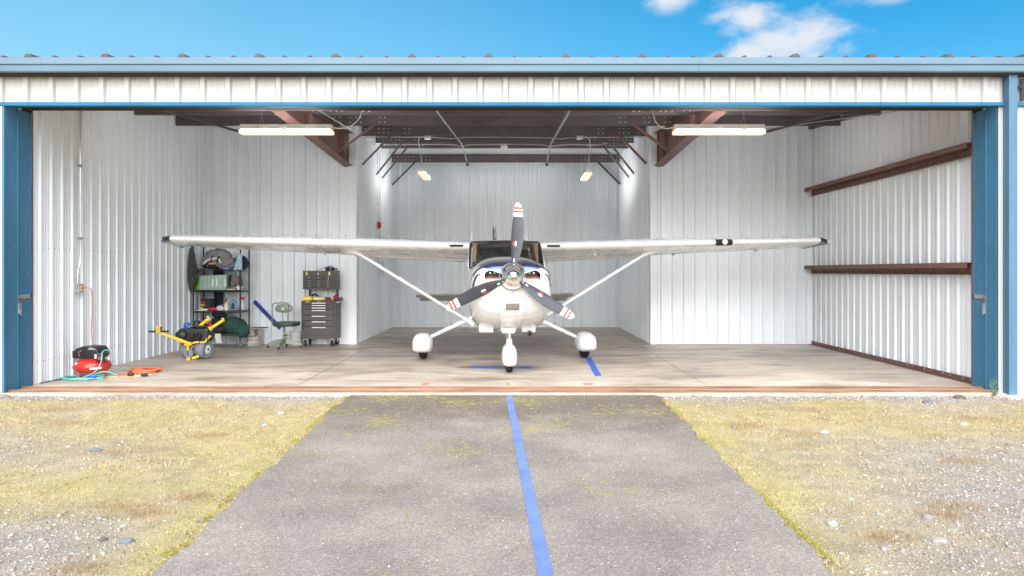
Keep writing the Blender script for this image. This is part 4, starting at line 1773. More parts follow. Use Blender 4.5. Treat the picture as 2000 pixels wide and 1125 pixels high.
# cabin fittings seen through the windshield
cab = MB().span((-.55, 1.55, 1.60), (.55, 1.78, 1.685)).build("instrument_panel", "black_plastic", plane, bevel=.03)
for sx in (-1, 1):
    m = MB()
    m.add([(sx * .545, 1.75, 1.66), (sx * .55, 2.3, 1.62), (sx * .535, 2.3, 1.975), (sx * .54, 2.02, 1.985), (sx * .50, 1.75, 1.66), (sx * .46, 2.3, 1.62), (sx * .43, 2.3, 1.975), (sx * .47, 2.02, 1.985)],
          [(0, 1, 2, 3), (7, 6, 5, 4), (0, 4, 5, 1), (1, 5, 6, 2), (2, 6, 7, 3), (3, 7, 4, 0)])
    m.build("door_trim", "tan_leather", cab)
    m = MB()
    m.span((sx * .08, 2.55, 1.60), (sx * .47, 2.70, 1.86))
    m.build("seat", "seat_grey", cab, bevel=.05)
    m = MB()
    m.span((sx * .12, 1.98, 1.955), (sx * .38, 2.10, 1.968))
    m.build("sun_visor", "headliner", cab, bevel=.004)
    m = MB(); m.tube([(sx * .50, 2.02, 1.975), (sx * .30, 2.25, 1.70)], .006, 5)
    m.build("seat_belt", "black_cord", cab)
MB().span((-.56, 2.08, 1.972), (.56, 3.3, 1.981)).build("headliner", "headliner", cab)
MB().span((-.5, 3.30, 1.60), (.5, 3.36, 1.93)).build("rear_bulkhead", "seat_grey", cab)
m = MB(); m.span((-.2, 2.06, 1.94), (.02, 2.09, 1.965)); m.build("mirror", "satin_metal", cab, bevel=.004)

# wings
def airfoil(n=18):
    up, lo = [], []
    for i in range(n + 1):
        u = (1 - math.cos(math.pi * i / n)) / 2
        t = .66 * (.2969 * math.sqrt(u) - .1260 * u - .3516 * u * u + .2843 * u ** 3 - .1036 * u ** 4)
        c = .022 * math.sin(math.pi * min(1, u * 1.15) ** .8) if u < .87 else .022 * math.sin(math.pi * min(1, u * 1.15) ** .8)
        up.append((u, c + t)); lo.append((u, c - t))
    return up, lo


def wing_frame(x):
    t = max(0, (x - 2.62) / (5.55 - 2.62))
    le = 2.0 + .12 * t
    ch = 1.63 - .52 * t
    z = 1.948 + .024 * (x - .58)
    drop = .215 - .130 * max(0, (x - .58) / 4.9)
    return le, ch, z, drop


UP, LO = airfoil()
TMAX = 1.0


def wing_section(x, sx, u0=0, u1=1, thick=1.0, n=18, zoff=0, bulge=0):
    le, ch, z, drop = wing_frame(x)
    def pt(u, v):
        return Vector((sx * x, le + u * ch, z + v * ch * thick - drop * u + zoff + bulge))
    ups = [(u0 + (u1 - u0) * (1 - math.cos(math.pi * i / n)) / 2) for i in range(n + 1)]
    def val(u, tab):
        for a, b in zip(tab, tab[1:]):
            if u <= b[0] + 1e-9:
                k = (u - a[0]) / (b[0] - a[0] + 1e-9)
                return a[1] + (b[1] - a[1]) * k
        return tab[-1][1]
    ring = [pt(u, val(u, UP)) for u in ups] + [pt(u, val(u, LO)) for u in reversed(ups)]
    return ring


SPLIT = .72
for sx, side in ((-1, "left"), (1, "right")):
    xs = [.585, 1.2, 1.9, 2.62, 3.3, 4.0, 4.8, 5.49]
    wing = MB().loft([wing_section(x, sx, 0, SPLIT) for x in xs]).build("wing", "air_white", plane, smooth=40)
    # flap and aileron, each with pressed chordwise beads
    for nm, xa, xb, hang in (("flap", .66, 2.68, .028), ("aileron", 2.72, 5.21, 0.0)):
        rg = []
        x = xa
        k = 0
        bead = .075
        while x < xb:
            for q, bl_ in ((0, 0), (.030, 0), (.042, .0055), (.063, .0055)):
                if x + q <= xb:
                    sec = wing_section(x + q, sx, SPLIT + .006, 1.0, 1.0, 5, zoff=-hang)
                    cen = sum(sec, Vector()) / len(sec)
                    if bl_:
                        sec = [p + Vector((0, 0, bl_ if p.z > cen.z else -bl_)) for p in sec]
                    rg.append(sec)
            x += bead
        MB().loft(rg).build(nm, "wing_under", wing, smooth=25)
    # fixed trailing edge at the tip and navy drooped tip
    MB().loft([wing_section(x, sx, SPLIT + .004, 1.0, 1.0, 5) for x in (5.23, 5.49)]).build("trailing_edge", "air_white", wing, smooth=40)
    rg = []
    for x, th, dz, u0, u1 in ((5.492, 1.0, 0, 0, 1), (5.57, .92, -.004, .01, 1.0), (5.63, .72, -.014, .04, 1.02), (5.67, .45, -.028, .10, 1.05), (5.69, .18, -.042, .22, 1.08)):
        rg.append(wing_section(x, sx, u0, min(u1, 1.0), th, 18, dz))
    MB().loft(rg).build("wing_tip", "air_navy", wing, smooth=50)
    le, ch, z, drop = wing_frame(5.63)
    m = MB().blob((sx * 5.645, le + .12, z - .01), (.04, .09, .035), 1, .0)
    m.build("navigation_light", "clear_plastic", wing, smooth=180)
    # spar joint line and vent slot near the root
    le, ch, z, drop = wing_frame(.75)
    m = MB().span((sx * .70, le - .016, z - .014), (sx * .92, le + .03, z + .022))
    m.build("vent_slot", "dark_hole", wing, bevel=.008)
    # vortex generators along the top of the leading edge
    vg = MB()
    vg.add([(-.006, 0, 0), (.006, 0, 0), (.012, .06, 0), (0, .06, 0), (0, .012, .016), (.005, .055, .020)], [(0, 1, 4), (1, 2, 5, 4), (2, 3, 5), (3, 0, 4, 5), (0, 3, 2, 1)])
    vme = vg.mesh("vortex_generator")
    x = .95
    while x < 5.4:
        le, ch, z, drop = wing_frame(x)
        o = place("vortex_generator", vme, "air_white", wing)
        o.location = (sx * x, le + .115, z + .0735 * ch)
        o.scale = (2.0, 1.4, 1.5)
        x += .245
    # riveted seams across the underside and round the nose of the wing
    m = MB()
    for x in (1.0, 1.45, 1.9, 2.35, 2.8, 3.25, 3.55, 4.0, 4.45, 4.9):
        sec = wing_section(x, sx, 0, SPLIT)
        m.tube([p + Vector((0, 0, -.0005)) for p in sec[21:36]] + [sec[0] + Vector((0, -.0005, 0))], .0026, 4)
    m.build("panel_seam", "rivet_grey", wing).__setitem__("kind", "stuff")
    # hinge brackets under the trailing edge
    for x in (1.0, 2.3, 3.2, 4.7):
        le, ch, z, drop = wing_frame(x)
        MB().bar((sx * x, le + ch * .68, z - drop * .68 - .055), (sx * x, le + ch * .82, z - drop * .82 - .055), .014, .035).build("hinge_bracket", "air_white", wing, bevel=.004)
    # strut with cuffs
    p0, p1 = Vector((sx * .60, 2.58, .66)), Vector((sx * 2.60, 2.48, 1.905))
    dirv = (p1 - p0).normalized()
    n_ = dirv.cross(Vector((0, 1, 0))).normalized()
    def srg(p, w, th):
        return [p + Vector((0, 1, 0)) * (w * (math.cos(a) if math.cos(a) > 0 else math.cos(a) * .55)) + n_ * (th * math.sin(a)) for a in [2 * math.pi * k / 20 for k in range(20)]]
    st = MB().loft([srg(p0.lerp(p1, t), .085, .028) for t in (0, .25, .5, .75, 1)]).build("wing_strut", "air_white", plane, smooth=50)
    MB().loft([srg(p0.lerp(p1, t), w, th) for t, w, th in ((.92, .09, .033), (.955, .12, .045), (.99, .16, .07), (1.02, .20, .09))]).build("strut_cuff", "air_white", st, smooth=50)
    MB().loft([srg(p0.lerp(p1, t), w, th) for t, w, th in ((-.04, .13, .06), (.0, .10, .045), (.05, .09, .034))]).build("strut_cuff", "air_white", st, smooth=50)
    # main gear
    leg = MB().tube([(sx * .50, 2.68, .735), (sx * .75, 2.69, .622), (sx * 1.05, 2.71, .485), (sx * 1.30, 2.72, .365), (sx * 1.40, 2.72, .29)], [.042, .038, .034, .030, .030], 12, flat=1.0).build("gear_leg", "air_white", plane, smooth=60)
    m = MB(); m.tube([(sx * .88, 2.66, .585), (sx * .90, 2.64, .63), (sx * .93, 2.66, .60)], .008, 6)
    m.build("step_bracket", "satin_metal", leg)
    wx = 1.445 if sx > 0 else -1.40
    wh = MB().lathe([(.06, -.075), (.13, -.078), (.175, -.07), (.197, -.045), (.203, -.02), (.203, .02), (.197, .045), (.175, .07), (.13, .078), (.06, .075)], 40, axis_matrix((wx, 2.72, .203), (1, 0, 0))).build("main_wheel", "rubber", plane, smooth=45)
    for gx in (-.028, 0, .028):
        MB().lathe([(.2045, -.004), (.2005, -.004), (.2005, .004), (.2045, .004)], 40, axis_matrix((wx + gx, 2.72, .203), (1, 0, 0))).build("tread_groove", "dark_hole", wh)
    rg = []
    for y, hw, zt, zb in ((2.22, .015, .30, .27), (2.235, .07, .345, .215), (2.27, .118, .390, .178), (2.34, .155, .428, .150), (2.45, .174, .452, .135), (2.62, .180, .465, .128), (2.80, .165, .452, .135), (3.0, .125, .41, .15), (3.2, .07, .36, .20), (3.32, .015, .31, .26)):
        rg.append(sring(y, hw, zt, zb, (zt * .42 + zb * .58), 2.5, 3.6, 32, wx))
    MB().loft(rg).build("wheel_fairing", "air_white", plane, smooth=50)

# landing light in the right wing, panels on the left
le, ch, z, drop = wing_frame(3.72)
m = MB()
rows = []
for x in (3.60, 3.70, 3.80, 3.90):
    le, ch, z, drop = wing_frame(x)
    sec = wing_section(x, 1, 0, SPLIT)
    fr = [p + Vector((0, -.004, 0)) for p in (sec[:4][::-1] + sec[-4:][::-1][:4])]
    rows.append(fr)
n = len(rows[0])
wing_r = [o for o in plane.children if o.name.startswith("wing") and not o.name.startswith("wing_")][-1]
MB().add([q for r_ in rows for q in r_], [(j * n + i, j * n + i + 1, (j + 1) * n + i + 1, (j + 1) * n + i) for j in range(3) for i in range(n - 1)]).build("landing_light_window", "dark_hole", wing_r, smooth=60)
le, ch, z, drop = wing_frame(3.75)
m = MB().lathe([(.05, 0), (.045, .012), (.02, .022), (0, .024)], 16, axis_matrix((3.76, le - .006, z + .008), (0, -1, 0)))
m.build("landing_light", "white_plastic", wing_r, smooth=60)
m = MB(); le, ch, z, drop = wing_frame(1.55)
m.tube([(1.55, le + .25, z - .09), (1.55, le + .25, z - .16), (1.55, le + .12, z - .165)], .009, 6)
m.build("pitot_tube", "white_plastic", wing_r, smooth=60)

# nose gear
ny = .92
m = MB().tube([(0, .80, .74), (0, .84, .60), (0, .865, .50)], .028, 16)
m.build("nose_strut", "chrome", plane, smooth=60)
m = MB().tube([(0, .862, .515), (0, .875, .46), (0, .89, .40)], [.042, .046, .055], 16)
m.build("strut_collar", "air_white", plane, smooth=50)
m = MB().span((-.075, .82, .655), (.075, .90, .675)); m.tube([(-.05, .86, .53), (-.055, .93, .58), (-.03, .87, .64)], .008, 6)
m.build("torque_link", "satin_metal", plane)
rg = []
for y, hw, zt, zb in ((.54, .012, .26, .22), (.555, .045, .305, .175), (.59, .082, .36, .145), (.65, .102, .40, .122), (.76, .112, .43, .110), (.92, .115, .44, .105), (1.08, .105, .42, .11), (1.25, .075, .36, .13), (1.4, .03, .30, .2), (1.44, .01, .27, .24)):
    rg.append(sring(y, hw, zt, zb, (zt * .45 + zb * .55), 2.6, 3.4, 32))
MB().loft(rg).build("wheel_fairing", "air_white", plane, smooth=50)
wh = MB().lathe([(.05, -.055), (.11, -.058), (.15, -.052), (.168, -.035), (.173, -.015), (.173, .015), (.168, .035), (.15, .052), (.11, .058), (.05, .055)], 40, axis_matrix((0, .93, .173), (1, 0, 0))).build("nose_wheel", "rubber", plane, smooth=45)
for gx in (-.022, 0, .022):
    MB().lathe([(.1745, -.0035), (.1705, -.0035), (.1705, .0035), (.1745, .0035)], 40, axis_matrix((gx, .93, .173), (1, 0, 0))).build("tread_groove", "dark_hole", wh)

# cowl flaps and exhaust
for xa, xb in ((-.46, -.235), (.185, .405)):
    m = MB()
    m.add([(xa, .86, .745), (xb, .86, .745), (xb, 1.25, .70), (xa, 1.25, .70), (xa + .005, .90, .61), (xb - .005, .90, .605), (xb - .005, 1.28, .58), (xa + .005, 1.28, .585)],
          [(0, 1, 2, 3), (7, 6, 5, 4), (0, 4, 5, 1), (1, 5, 6, 2), (2, 6, 7, 3), (3, 7, 4, 0)])
    m.build("cowl_flap", "air_white", plane, bevel=.012)
m = MB().tube([(.30, .98, .66), (.305, .93, .615), (.31, .86, .585)], .038, 14)
ex = m.build("exhaust_pipe", "engine_grey", plane, smooth=50)
MB().lathe([(.031, 0), (.031, .004)], 14, axis_matrix((.3115, .851, .5805), (0.1, -1, -.3))).build("exhaust_mouth", "dark_hole", ex)
m = MB()
m.add([(-.15, .74, .70), (.11, .74, .70), (.12, 1.2, .63), (-.16, 1.2, .63), (-.11, .78, .60), (.08, .78, .60), (.09, 1.22, .585), (-.12, 1.22, .585)],
      [(0, 1, 2, 3), (7, 6, 5, 4), (0, 4, 5, 1), (1, 5, 6, 2), (2, 6, 7, 3), (3, 7, 4, 0)])
m.build("nose_gear_tunnel", "air_white", plane, bevel=.02)

# tail
def tail_section(x, sx):
    t = x / 1.78
    le, ch, z = 6.0 + .18 * t, 1.15 - .32 * t, 1.02
    pts = []
    for i in range(13):
        u = (1 - math.cos(math.pi * i / 12)) / 2
        pts.append((u, .42 * (.2969 * math.sqrt(u) - .1260 * u - .3516 * u * u + .2843 * u ** 3 - .1036 * u ** 4)))
    return [Vector((sx * x, le + u * ch, z + v * ch - .11 * u)) for u, v in pts] + [Vector((sx * x, le + u * ch, z - v * ch - .11 * u)) for u, v in reversed(pts[1:-1])]


for sx in (-1, 1):
    st = MB().loft([tail_section(x, sx) for x in (.10, .6, 1.2, 1.70)]).build("stabilizer", "wing_under", plane, smooth=40)
    # drooped elevator behind it
    er = []
    for x in (.12, .5, .9, 1.3, 1.72):
        y0_ = 6.62 - .04 * x
        er.append([Vector((sx * x, y0_, 1.0)), Vector((sx * x, y0_ + .06, 1.005)), Vector((sx * x, y0_ + .50 - .06 * x, .845)), Vector((sx * x, y0_ + .49 - .06 * x, .835)), Vector((sx * x, y0_ + .02, .945))])
    MB().loft(er).build("elevator", "wing_under", plane, smooth=30)
    m = MB().loft([tail_section(x, sx) for x in (1.703, 1.76, 1.78)])
    m.build("stabilizer_tip", "air_white", st, smooth=40)
MB().span((1.50, 6.05, 1.06), (1.76, 6.30, 1.10)).build("elevator_horn", "air_white", plane, bevel=.012)
fin = []
for z, le, ch, hw in ((1.25, 5.3, 1.95, .055), (1.6, 5.75, 1.6, .055), (2.1, 6.15, 1.15, .05), (2.5, 6.45, .85, .045), (2.57, 6.52, .72, .02)):
    pts = []
    for i in range(11):
        u = (1 - math.cos(math.pi * i / 10)) / 2
        pts.append((u, hw * 1.0 * math.sin(math.pi * min(1, u ** .6)) ** .7 if 0 < u < 1 else 0))
    fin.append([Vector((v, le + u * ch, z)) for u, v in pts] + [Vector((-v, le + u * ch, z)) for u, v in reversed(pts[1:-1])])
MB().loft(fin).build("fin", "air_navy", plane, smooth=40)
# whip antennas on the cabin top
for x, y, lean in ((-.55, 2.7, 0), (.43, 2.7, -.02)):
    MB().tube([(x, y, 2.03), (x + lean * .5, y + .03, 2.14), (x + lean, y + .05, 2.26)], [.014, .012, .006], 6).build("antenna", "white_plastic", plane, smooth=60)

# ================================================================== SHELF AND ITS CONTENTS
SX0, SX1, SY0, SY1 = -6.40, -5.46, 14.35, 14.83
SHELVES = [.285, .74, 1.155, 1.575]
rack = thing("shelf_rack", "black wire shelf rack on casters under the left wing", "shelf", ((SX0 + SX1) / 2, (SY0 + SY1) / 2, 0))
hw, hd = (SX1 - SX0) / 2, (SY1 - SY0) / 2
for sx in (-1, 1):
    for sy in (-1, 1):
        m = MB(); m.tube([(sx * hw, sy * hd, .135), (sx * hw, sy * hd, 2.03)], .016, 10)
        m.build("post", "black_metal", rack, smooth=50)
        c = MB()
        c.lathe([(.03, -.014), (.058, -.016), (.062, -.008), (.062, .008), (.058, .016), (.03, .014)], 20, axis_matrix((sx * hw + .01, sy * hd + .015, .063), (1, 0, 0)))
        cs = c.build("caster", "grey_rubber", rack, smooth=50)
        MB().lathe([(.02, -.0175), (.036, -.0175), (.036, .0175), (.02, .0175)], 16, axis_matrix((sx * hw + .01, sy * hd + .015, .063), (1, 0, 0))).build("hub", "satin_metal", cs, smooth=50)
        f = MB()
        for k in (-1, 1):
            f.add([(sx * hw + .01 + k * .022, sy * hd - .02, .135), (sx * hw + .01 + k * .022, sy * hd + .04, .135), (sx * hw + .01 + k * .022, sy * hd + .025, .055), (sx * hw + .01 + k * .022, sy * hd + .005, .055)], [(0, 1, 2, 3)])
        f.span((sx * hw - .015, sy * hd - .022, .128), (sx * hw + .035, sy * hd + .042, .136))
        f.build("fork", "satin_metal", cs)
m = MB()
for z in (0, -.028):
    m.tube([(-hw, -hd, z), (hw, -hd, z), (hw, hd, z), (-hw, hd, z), (-hw, -hd, z)], .0075, 6)
n = 26
for k in range(n):
    x = -hw + 2 * hw * (k + .5) / n
    m.tube([(x, -hd, .004), (x, hd, .004)], .0025, 4)
    m.tube([(x - hw / n, -hd, -.028), (x, -hd, 0), (x + hw / n, -hd, -.028)], .0025, 4)
for y in (-.12, .12):
    m.tube([(-hw, y, -.004), (hw, y, -.004)], .004, 6)
sh_me = m.mesh("wire_shelf")
for z in SHELVES:
    o = place("wire_shelf", sh_me, "black_metal", rack, smooth=60)
    o.location = (0, 0, z - .008)


def box_thing(name, label, cat, c, d, mt, rz=0, bevel=.004, group=None, tilt=0):
    """a solid item resting with its base centre at c"""
    m = MB().span((-d[0] / 2, -d[1] / 2, 0), (d[0] / 2, d[1] / 2, d[2]))
    o = m.build(name, mt, bevel=bevel)
    o.location = c
    o.rotation_euler = (0, R(tilt), R(rz))
    tag(o, label, cat, group)
    return o


# ---- binders
z2 = SHELVES[2] + .001
BG = "ring binders standing on the second shelf"
x = -6.375
for i, (w, h, mt, lab, lbl) in enumerate((
        (.070, .27, "binder_lime", 0, "bright lime green binder at the left end of the second shelf"),
        (.072, .285, "binder_blue", 0, "pale blue-green binder beside the lime binder"),
        (.084, .288, "binder_green", 0, "plain green binder third from the left end of the row"),
        (.066, .292, "binder_green", 0, "plain narrow green binder fourth in the row, left of the labelled ones"),
        (.082, .298, "binder_green", 1, "green binder with white spine label, leftmost of the labelled binders"),
        (.078, .300, "binder_green", 1, "green binder with white spine label, middle of the labelled binders"),
        (.082, .300, "binder_green", 0, "plain green binder between two labelled binders"),
        (.076, .300, "binder_green", 1, "green binder with white spine label, rightmost of the labelled binders"),
        (.034, .295, "binder_dark", 0, "thin dark binder at the right end of the green row"))):
    t = thing("binder", lbl, "binder", (x + w / 2, 14.40, z2), 0, BG)
    m = MB().span((-w / 2 + .001, 0, 0), (w / 2 - .001, .285, h))
    m.build("cover", mt, t, bevel=.005)
    MB().span((-w / 2 + .007, .010, .004), (w / 2 - .007, .281, h + .0015)).build("pages", "paper", t)
    if lab:
        MB().span((-w * .22, -.0015, .075), (w * .22, -.0002, h - .075)).build("spine_label", "paper", t)
    x += w + .002

# leaning grey file holder with a red and black sticker
t = thing("file_holder", "slanted grey file holder with a red sticker right of the binders", "file holder", (-5.60, 14.44, z2))
m = MB().prism([(-.12, 0), (.08, 0), (.06, .27), (-.075, .29)], lambda u, v, dd: (u, dd, v), .02, .24)
m.build("body", "grey_cloth", t, bevel=.004)
m = MB().lathe([(.030, 0), (.030, .002)], 14, axis_matrix((.012, .0195, .135), (0, -1, 0)))
m.build("sticker", "red_plastic", t)
m = MB().span((-.03, .017, .07), (.02, .0185, .10)); m.build("sticker", "navy_cloth", t)

# manuals lying flat
for i, (cx_, w, h, mt, dz, lbl) in enumerate(((-5.66, .15, .022, "paper_yellow", 0, "thin yellow booklet lying under the grey manual"),
                                              (-5.665, .19, .028, "grey_cloth", .0235, "grey manual lying on the yellow booklet"))):
    box_thing("manual", lbl, "book", (cx_, 14.39, z2 + dz), (w, .05, h), mt, bevel=.002)
t = thing("magazine_stack", "small stack of grey magazines at the second shelf's right end", "magazines", (-5.545, 14.56, z2))
for k, (r0, mt) in enumerate(((3, "paper"), (-5, "grey_cloth"), (8, "paper"))):
    o = MB().box((0, 0, .010 + k * .021), (.15, .2, .019), rotm('Z', r0)).build("magazine", mt, t)
box_thing("parts_tray", "light grey box at the second shelf's right front corner", "box", (-5.505, 14.42, z2), (.07, .10, .085), "white_plastic", 6, .01)
m = MB().bar((-5.60, 14.52, z2 + .07), (-5.50, 14.50, z2 + .15), .02, .008)
tag(m.build("pen", "black_plastic"), "black pen lying slanted on the magazine stack", "pen")

# ---- top shelf
z3 = SHELVES[3] + .001
m = MB()
m.blob((-5.98, 14.55, z3 + .20), (.26, .19, .21), 4, .22, 2.2, 4, flatten=z3 + .035)
m.blob((-5.78, 14.50, z3 + .11), (.19, .16, .13), 9, .22, 2.4, 4, flatten=z3 + .035)
tag(m.build("fleece_blanket", "grey_fleece", smooth=180), "bundled grey fleece blanket heaped on the top shelf", "blanket")
m = MB().tube(spline([(-6.22, 14.39, z3 + .10), (-6.12, 14.36, z3 + .17), (-6.0, 14.345, z3 + .21), (-5.90, 14.35, z3 + .20), (-5.85, 14.36, z3 + .12)], 6), [.02] + [.042] * 22 + [.03, .02], 10, flat=.6)
o = m.build("sherpa_scarf", "white_cloth", smooth=60)
tag(o, "cream scarf with black bands wrapped in the grey blanket", "scarf")
for k, (xx, zz) in enumerate(((-6.02, .215), (-5.90, .205))):
    b_ = MB().tube([(xx - .02, 14.335, z3 + zz - .06), (xx, 14.315, z3 + zz), (xx + .02, 14.34, z3 + zz + .045)], .016, 8).build("black_band", "black_cloth", o, smooth=60)
m = MB().blob((-6.07, 14.44, z3 + .065), (.17, .10, .068), 3, .12, 2, 3, flatten=z3)
hb = m.build("hand_bag", "black_cloth", smooth=180)
tag(hb, "small black bag tucked under the grey blanket on the top shelf", "bag")
MB().box((-6.02, 14.335, z3 + .105), (.14, .02, .025)).build("zip_panel", "card_orange", hb, bevel=.006)
MB().lathe([(.012, 0), (.008, .006)], 10, axis_matrix((-6.11, 14.338, z3 + .07), (0, -1, 0))).build("snap", "satin_metal", hb)
t = thing("flat_carton", "thin blue and red carton at the top shelf's front edge", "box", (-5.76, 14.40, z3))
MB().span((-.10, -.035, 0), (.115, .06, .032)).build("carton", "blue_plastic", t, bevel=.002)
MB().span((-.126, -.034, 0), (-.1005, .06, .033)).build("end_flap", "red_plastic", t, bevel=.002)
m = MB()
for k in range(6):
    m.span((-.055 + k * .019, -.0362, .009), (-.041 + k * .019, -.0352, .024))
m.build("lettering", "paper", t)
m = MB().blob((-5.53, 14.60, z3 + .135), (.13, .14, .145), 6, .08, 1.6, 3, flatten=z3)
o = m.build("duffel_bag", "navy_cloth", smooth=180)
tag(o, "black duffel bag at the right end of the top shelf", "bag")
MB().tube(spline([(-5.60, 14.52, z3 + .24), (-5.55, 14.50, z3 + .30), (-5.50, 14.50, z3 + .30), (-5.46, 14.53, z3 + .24)], 5), .010, 6).build("handle", "black_cord", o, smooth=60)
# navy garment hung at the back left corner
rg = []
for z, cx_, w, dpt in ((1.99, -6.10, .012, .012), (1.90, -6.11, .06, .03), (1.80, -6.12, .095, .05), (1.6, -6.13, .105, .055), (1.3, -6.12, .10, .05), (.95, -6.12, .085, .045), (.55, -6.12, .06, .04), (.34, -6.12, .05, .035)):
    rg.append([Vector((cx_ + w * math.cos(a) * (1 + .12 * math.sin(5 * a + z * 9)), 14.90 + dpt * math.sin(a), z)) for a in [2 * math.pi * k / 28 for k in range(28)]])
tag(MB().loft(rg).build("navy_garment", "navy_cloth", smooth=60), "long navy garment hanging behind the rack's left end", "clothing")
# light blue towel strips hung on the front right post
t = thing("towel", "pale blue towel strip hanging on the rack's front right post", "towel", (SX1, SY0 - .02, 0))
m = MB()
def ribbon(mb, pts, w, th=.006):
    P = [Vector(p) for p in pts]
    vs = []
    for i, p in enumerate(P):
        for dx in (-w / 2, -w / 6, w / 6, w / 2):
            vs.append(p + Vector((dx, .006 * math.sin(dx * 70 + i), 0)))
    n_ = 4
    k = len(P)
    vs2 = [v + Vector((0, th, 0)) for v in vs]
    fs = [(i * n_ + j, i * n_ + j + 1, (i + 1) * n_ + j + 1, (i + 1) * n_ + j) for i in range(k - 1) for j in range(n_ - 1)]
    o_ = k * n_
    fs += [tuple(a + o_ for a in reversed(f)) for f in fs]
    for i in range(k - 1):
        fs.append((i * n_, (i + 1) * n_, o_ + (i + 1) * n_, o_ + i * n_))
        fs.append((i * n_ + 3, o_ + i * n_ + 3, o_ + (i + 1) * n_ + 3, (i + 1) * n_ + 3))
    fs.append((0, o_, o_ + 3, 3)); fs.append(((k - 1) * n_, (k - 1) * n_ + 3, o_ + (k - 1) * n_ + 3, o_ + (k - 1) * n_))
    mb.add(vs + vs2, fs)
ribbon(m, [(-.005, -.004, 1.885), (-.02, -.012, 1.80), (-.045, -.014, 1.70), (-.075, -.012, 1.60), (-.085, -.012, 1.555)], .065)
m.build("strip", "blue_towel", t, smooth=60)
m = MB(); ribbon(m, [(.01, .004, 1.885), (.008, -.02, 1.80), (.012, -.022, 1.68), (.008, -.02, 1.565)], .085)
m.build("strip", "blue_towel", t, smooth=60)
m = MB(); m.blob((0, .02, 2.035), (.075, .05, .05), 2, .15)
m.build("knot", "blue_towel", t, smooth=180)

# olive jacket on the left front post
rg = []
JY = SY0 - .06
for z, cx_, w, dpt in ((2.03, -6.40, .012, .02), (1.96, -6.41, .045, .035), (1.86, -6.415, .075, .05), (1.75, -6.42, .10, .06), (1.66, -6.425, .115, .07), (1.55, -6.42, .13, .075), (1.45, -6.41, .135, .075),
                       (1.36, -6.41, .13, .07), (1.28, -6.41, .11, .06), (1.2, -6.41, .065, .05), (1.13, -6.405, .03, .03)):
    ring = []
    for k in range(48):
        a = 2 * math.pi * k / 48
        f = 1 + .10 * math.sin(7 * a + z * 11) + .07 * math.sin(13 * a - z * 17)
        q = Vector((cx_ + w * math.cos(a) * f * .9, JY + dpt * math.sin(a) * f, z))
        q.x = max(q.x, -6.452)
        ring.append(q)
    rg.append(ring)
jk = MB().loft(rg).build("jacket", "olive_cloth", smooth=60)
tag(jk, "dark olive jacket hanging on the rack's left post", "jacket")
m = MB().tube(spline([(-6.36, JY - .02, 1.62), (-6.28, JY - .05, 1.55), (-6.20, JY - .04, 1.55), (-6.12, JY - .0, 1.60)], 6), [.03, .045, .055, .06, .062, .06, .058, .055, .05, .05, .048, .045, .042, .04, .038, .035, .03, .028, .022], 12, flat=.7)
m.build("sleeve", "olive_cloth", jk, smooth=60)
m = MB().tube(spline([(-6.33, JY - .04, 1.52), (-6.30, JY - .06, 1.42), (-6.325, JY - .05, 1.32), (-6.37, JY - .03, 1.22)], 6), [.03, .04, .05, .055, .055, .055, .052, .05, .05, .048, .046, .042, .04, .036, .034, .03, .028, .026, .02], 12, flat=.6)
m.build("sleeve", "olive_cloth", jk, smooth=60)
MB().box((-6.335, JY - .085, 1.36), (.05, .004, .05), rotm('Y', 30)).build("badge", "grey_cloth", jk)

# ---- third shelf
z1 = SHELVES[1] + .001
t = thing("parts_organizer", "black organizer box with red and yellow knobs on the third shelf", "organizer", (-6.215, 14.52, z1))
MB().span((-.095, -.06, 0), (.10, .16, .235)).build("case", "black_plastic", t, bevel=.006)
for j, (c1, c2) in enumerate((("lime_plastic", "blue_plastic"), ("yellow_plastic", "card_orange"), ("red_plastic", "prop_red"))):
    for i, mt in enumerate((c1, c2)):
        m = MB().lathe([(.021, 0), (.021, .012), (.010, .02)], 12, axis_matrix((-.065 + i * .046, -.0605, .055 + j * .055), (0, -1, 0)))
        m.build("knob", mt, t, smooth=50)
box_thing("note_pad", "yellow note pad lying in front of the black organizer", "notepad", (-6.20, 14.385, z1 + .011), (.17, .06, .028), "paper_yellow", 4, .002)
box_thing("paper_sheet", "white paper stack under the yellow note pad", "paper", (-6.245, 14.38, z1), (.20, .075, .010), "paper", -3, .001)
box_thing("red_case", "small red plastic case on the third shelf", "case", (-6.015, 14.41, z1), (.14, .10, .068), "red_plastic", 0, .014)
m = MB().blob((-5.89, 14.42, z1 + .045), (.075, .05, .058), 8, .12, 2, 3, flatten=z1)
tag(m.build("rag", "white_cloth", smooth=180), "crumpled white rag between the red case and the spray bottle", "rag")
m = MB().prism([(-.16, 0), (.15, 0), (.16, .15), (-.05, .14), (-.13, .09)], lambda u, v, dd: (-5.86 + u, 14.62 + dd, z1 + v), 0, .10)
tag(m.build("folded_case", "grey_cloth", bevel=.02), "grey folded cloth case at the back of the third shelf", "case")


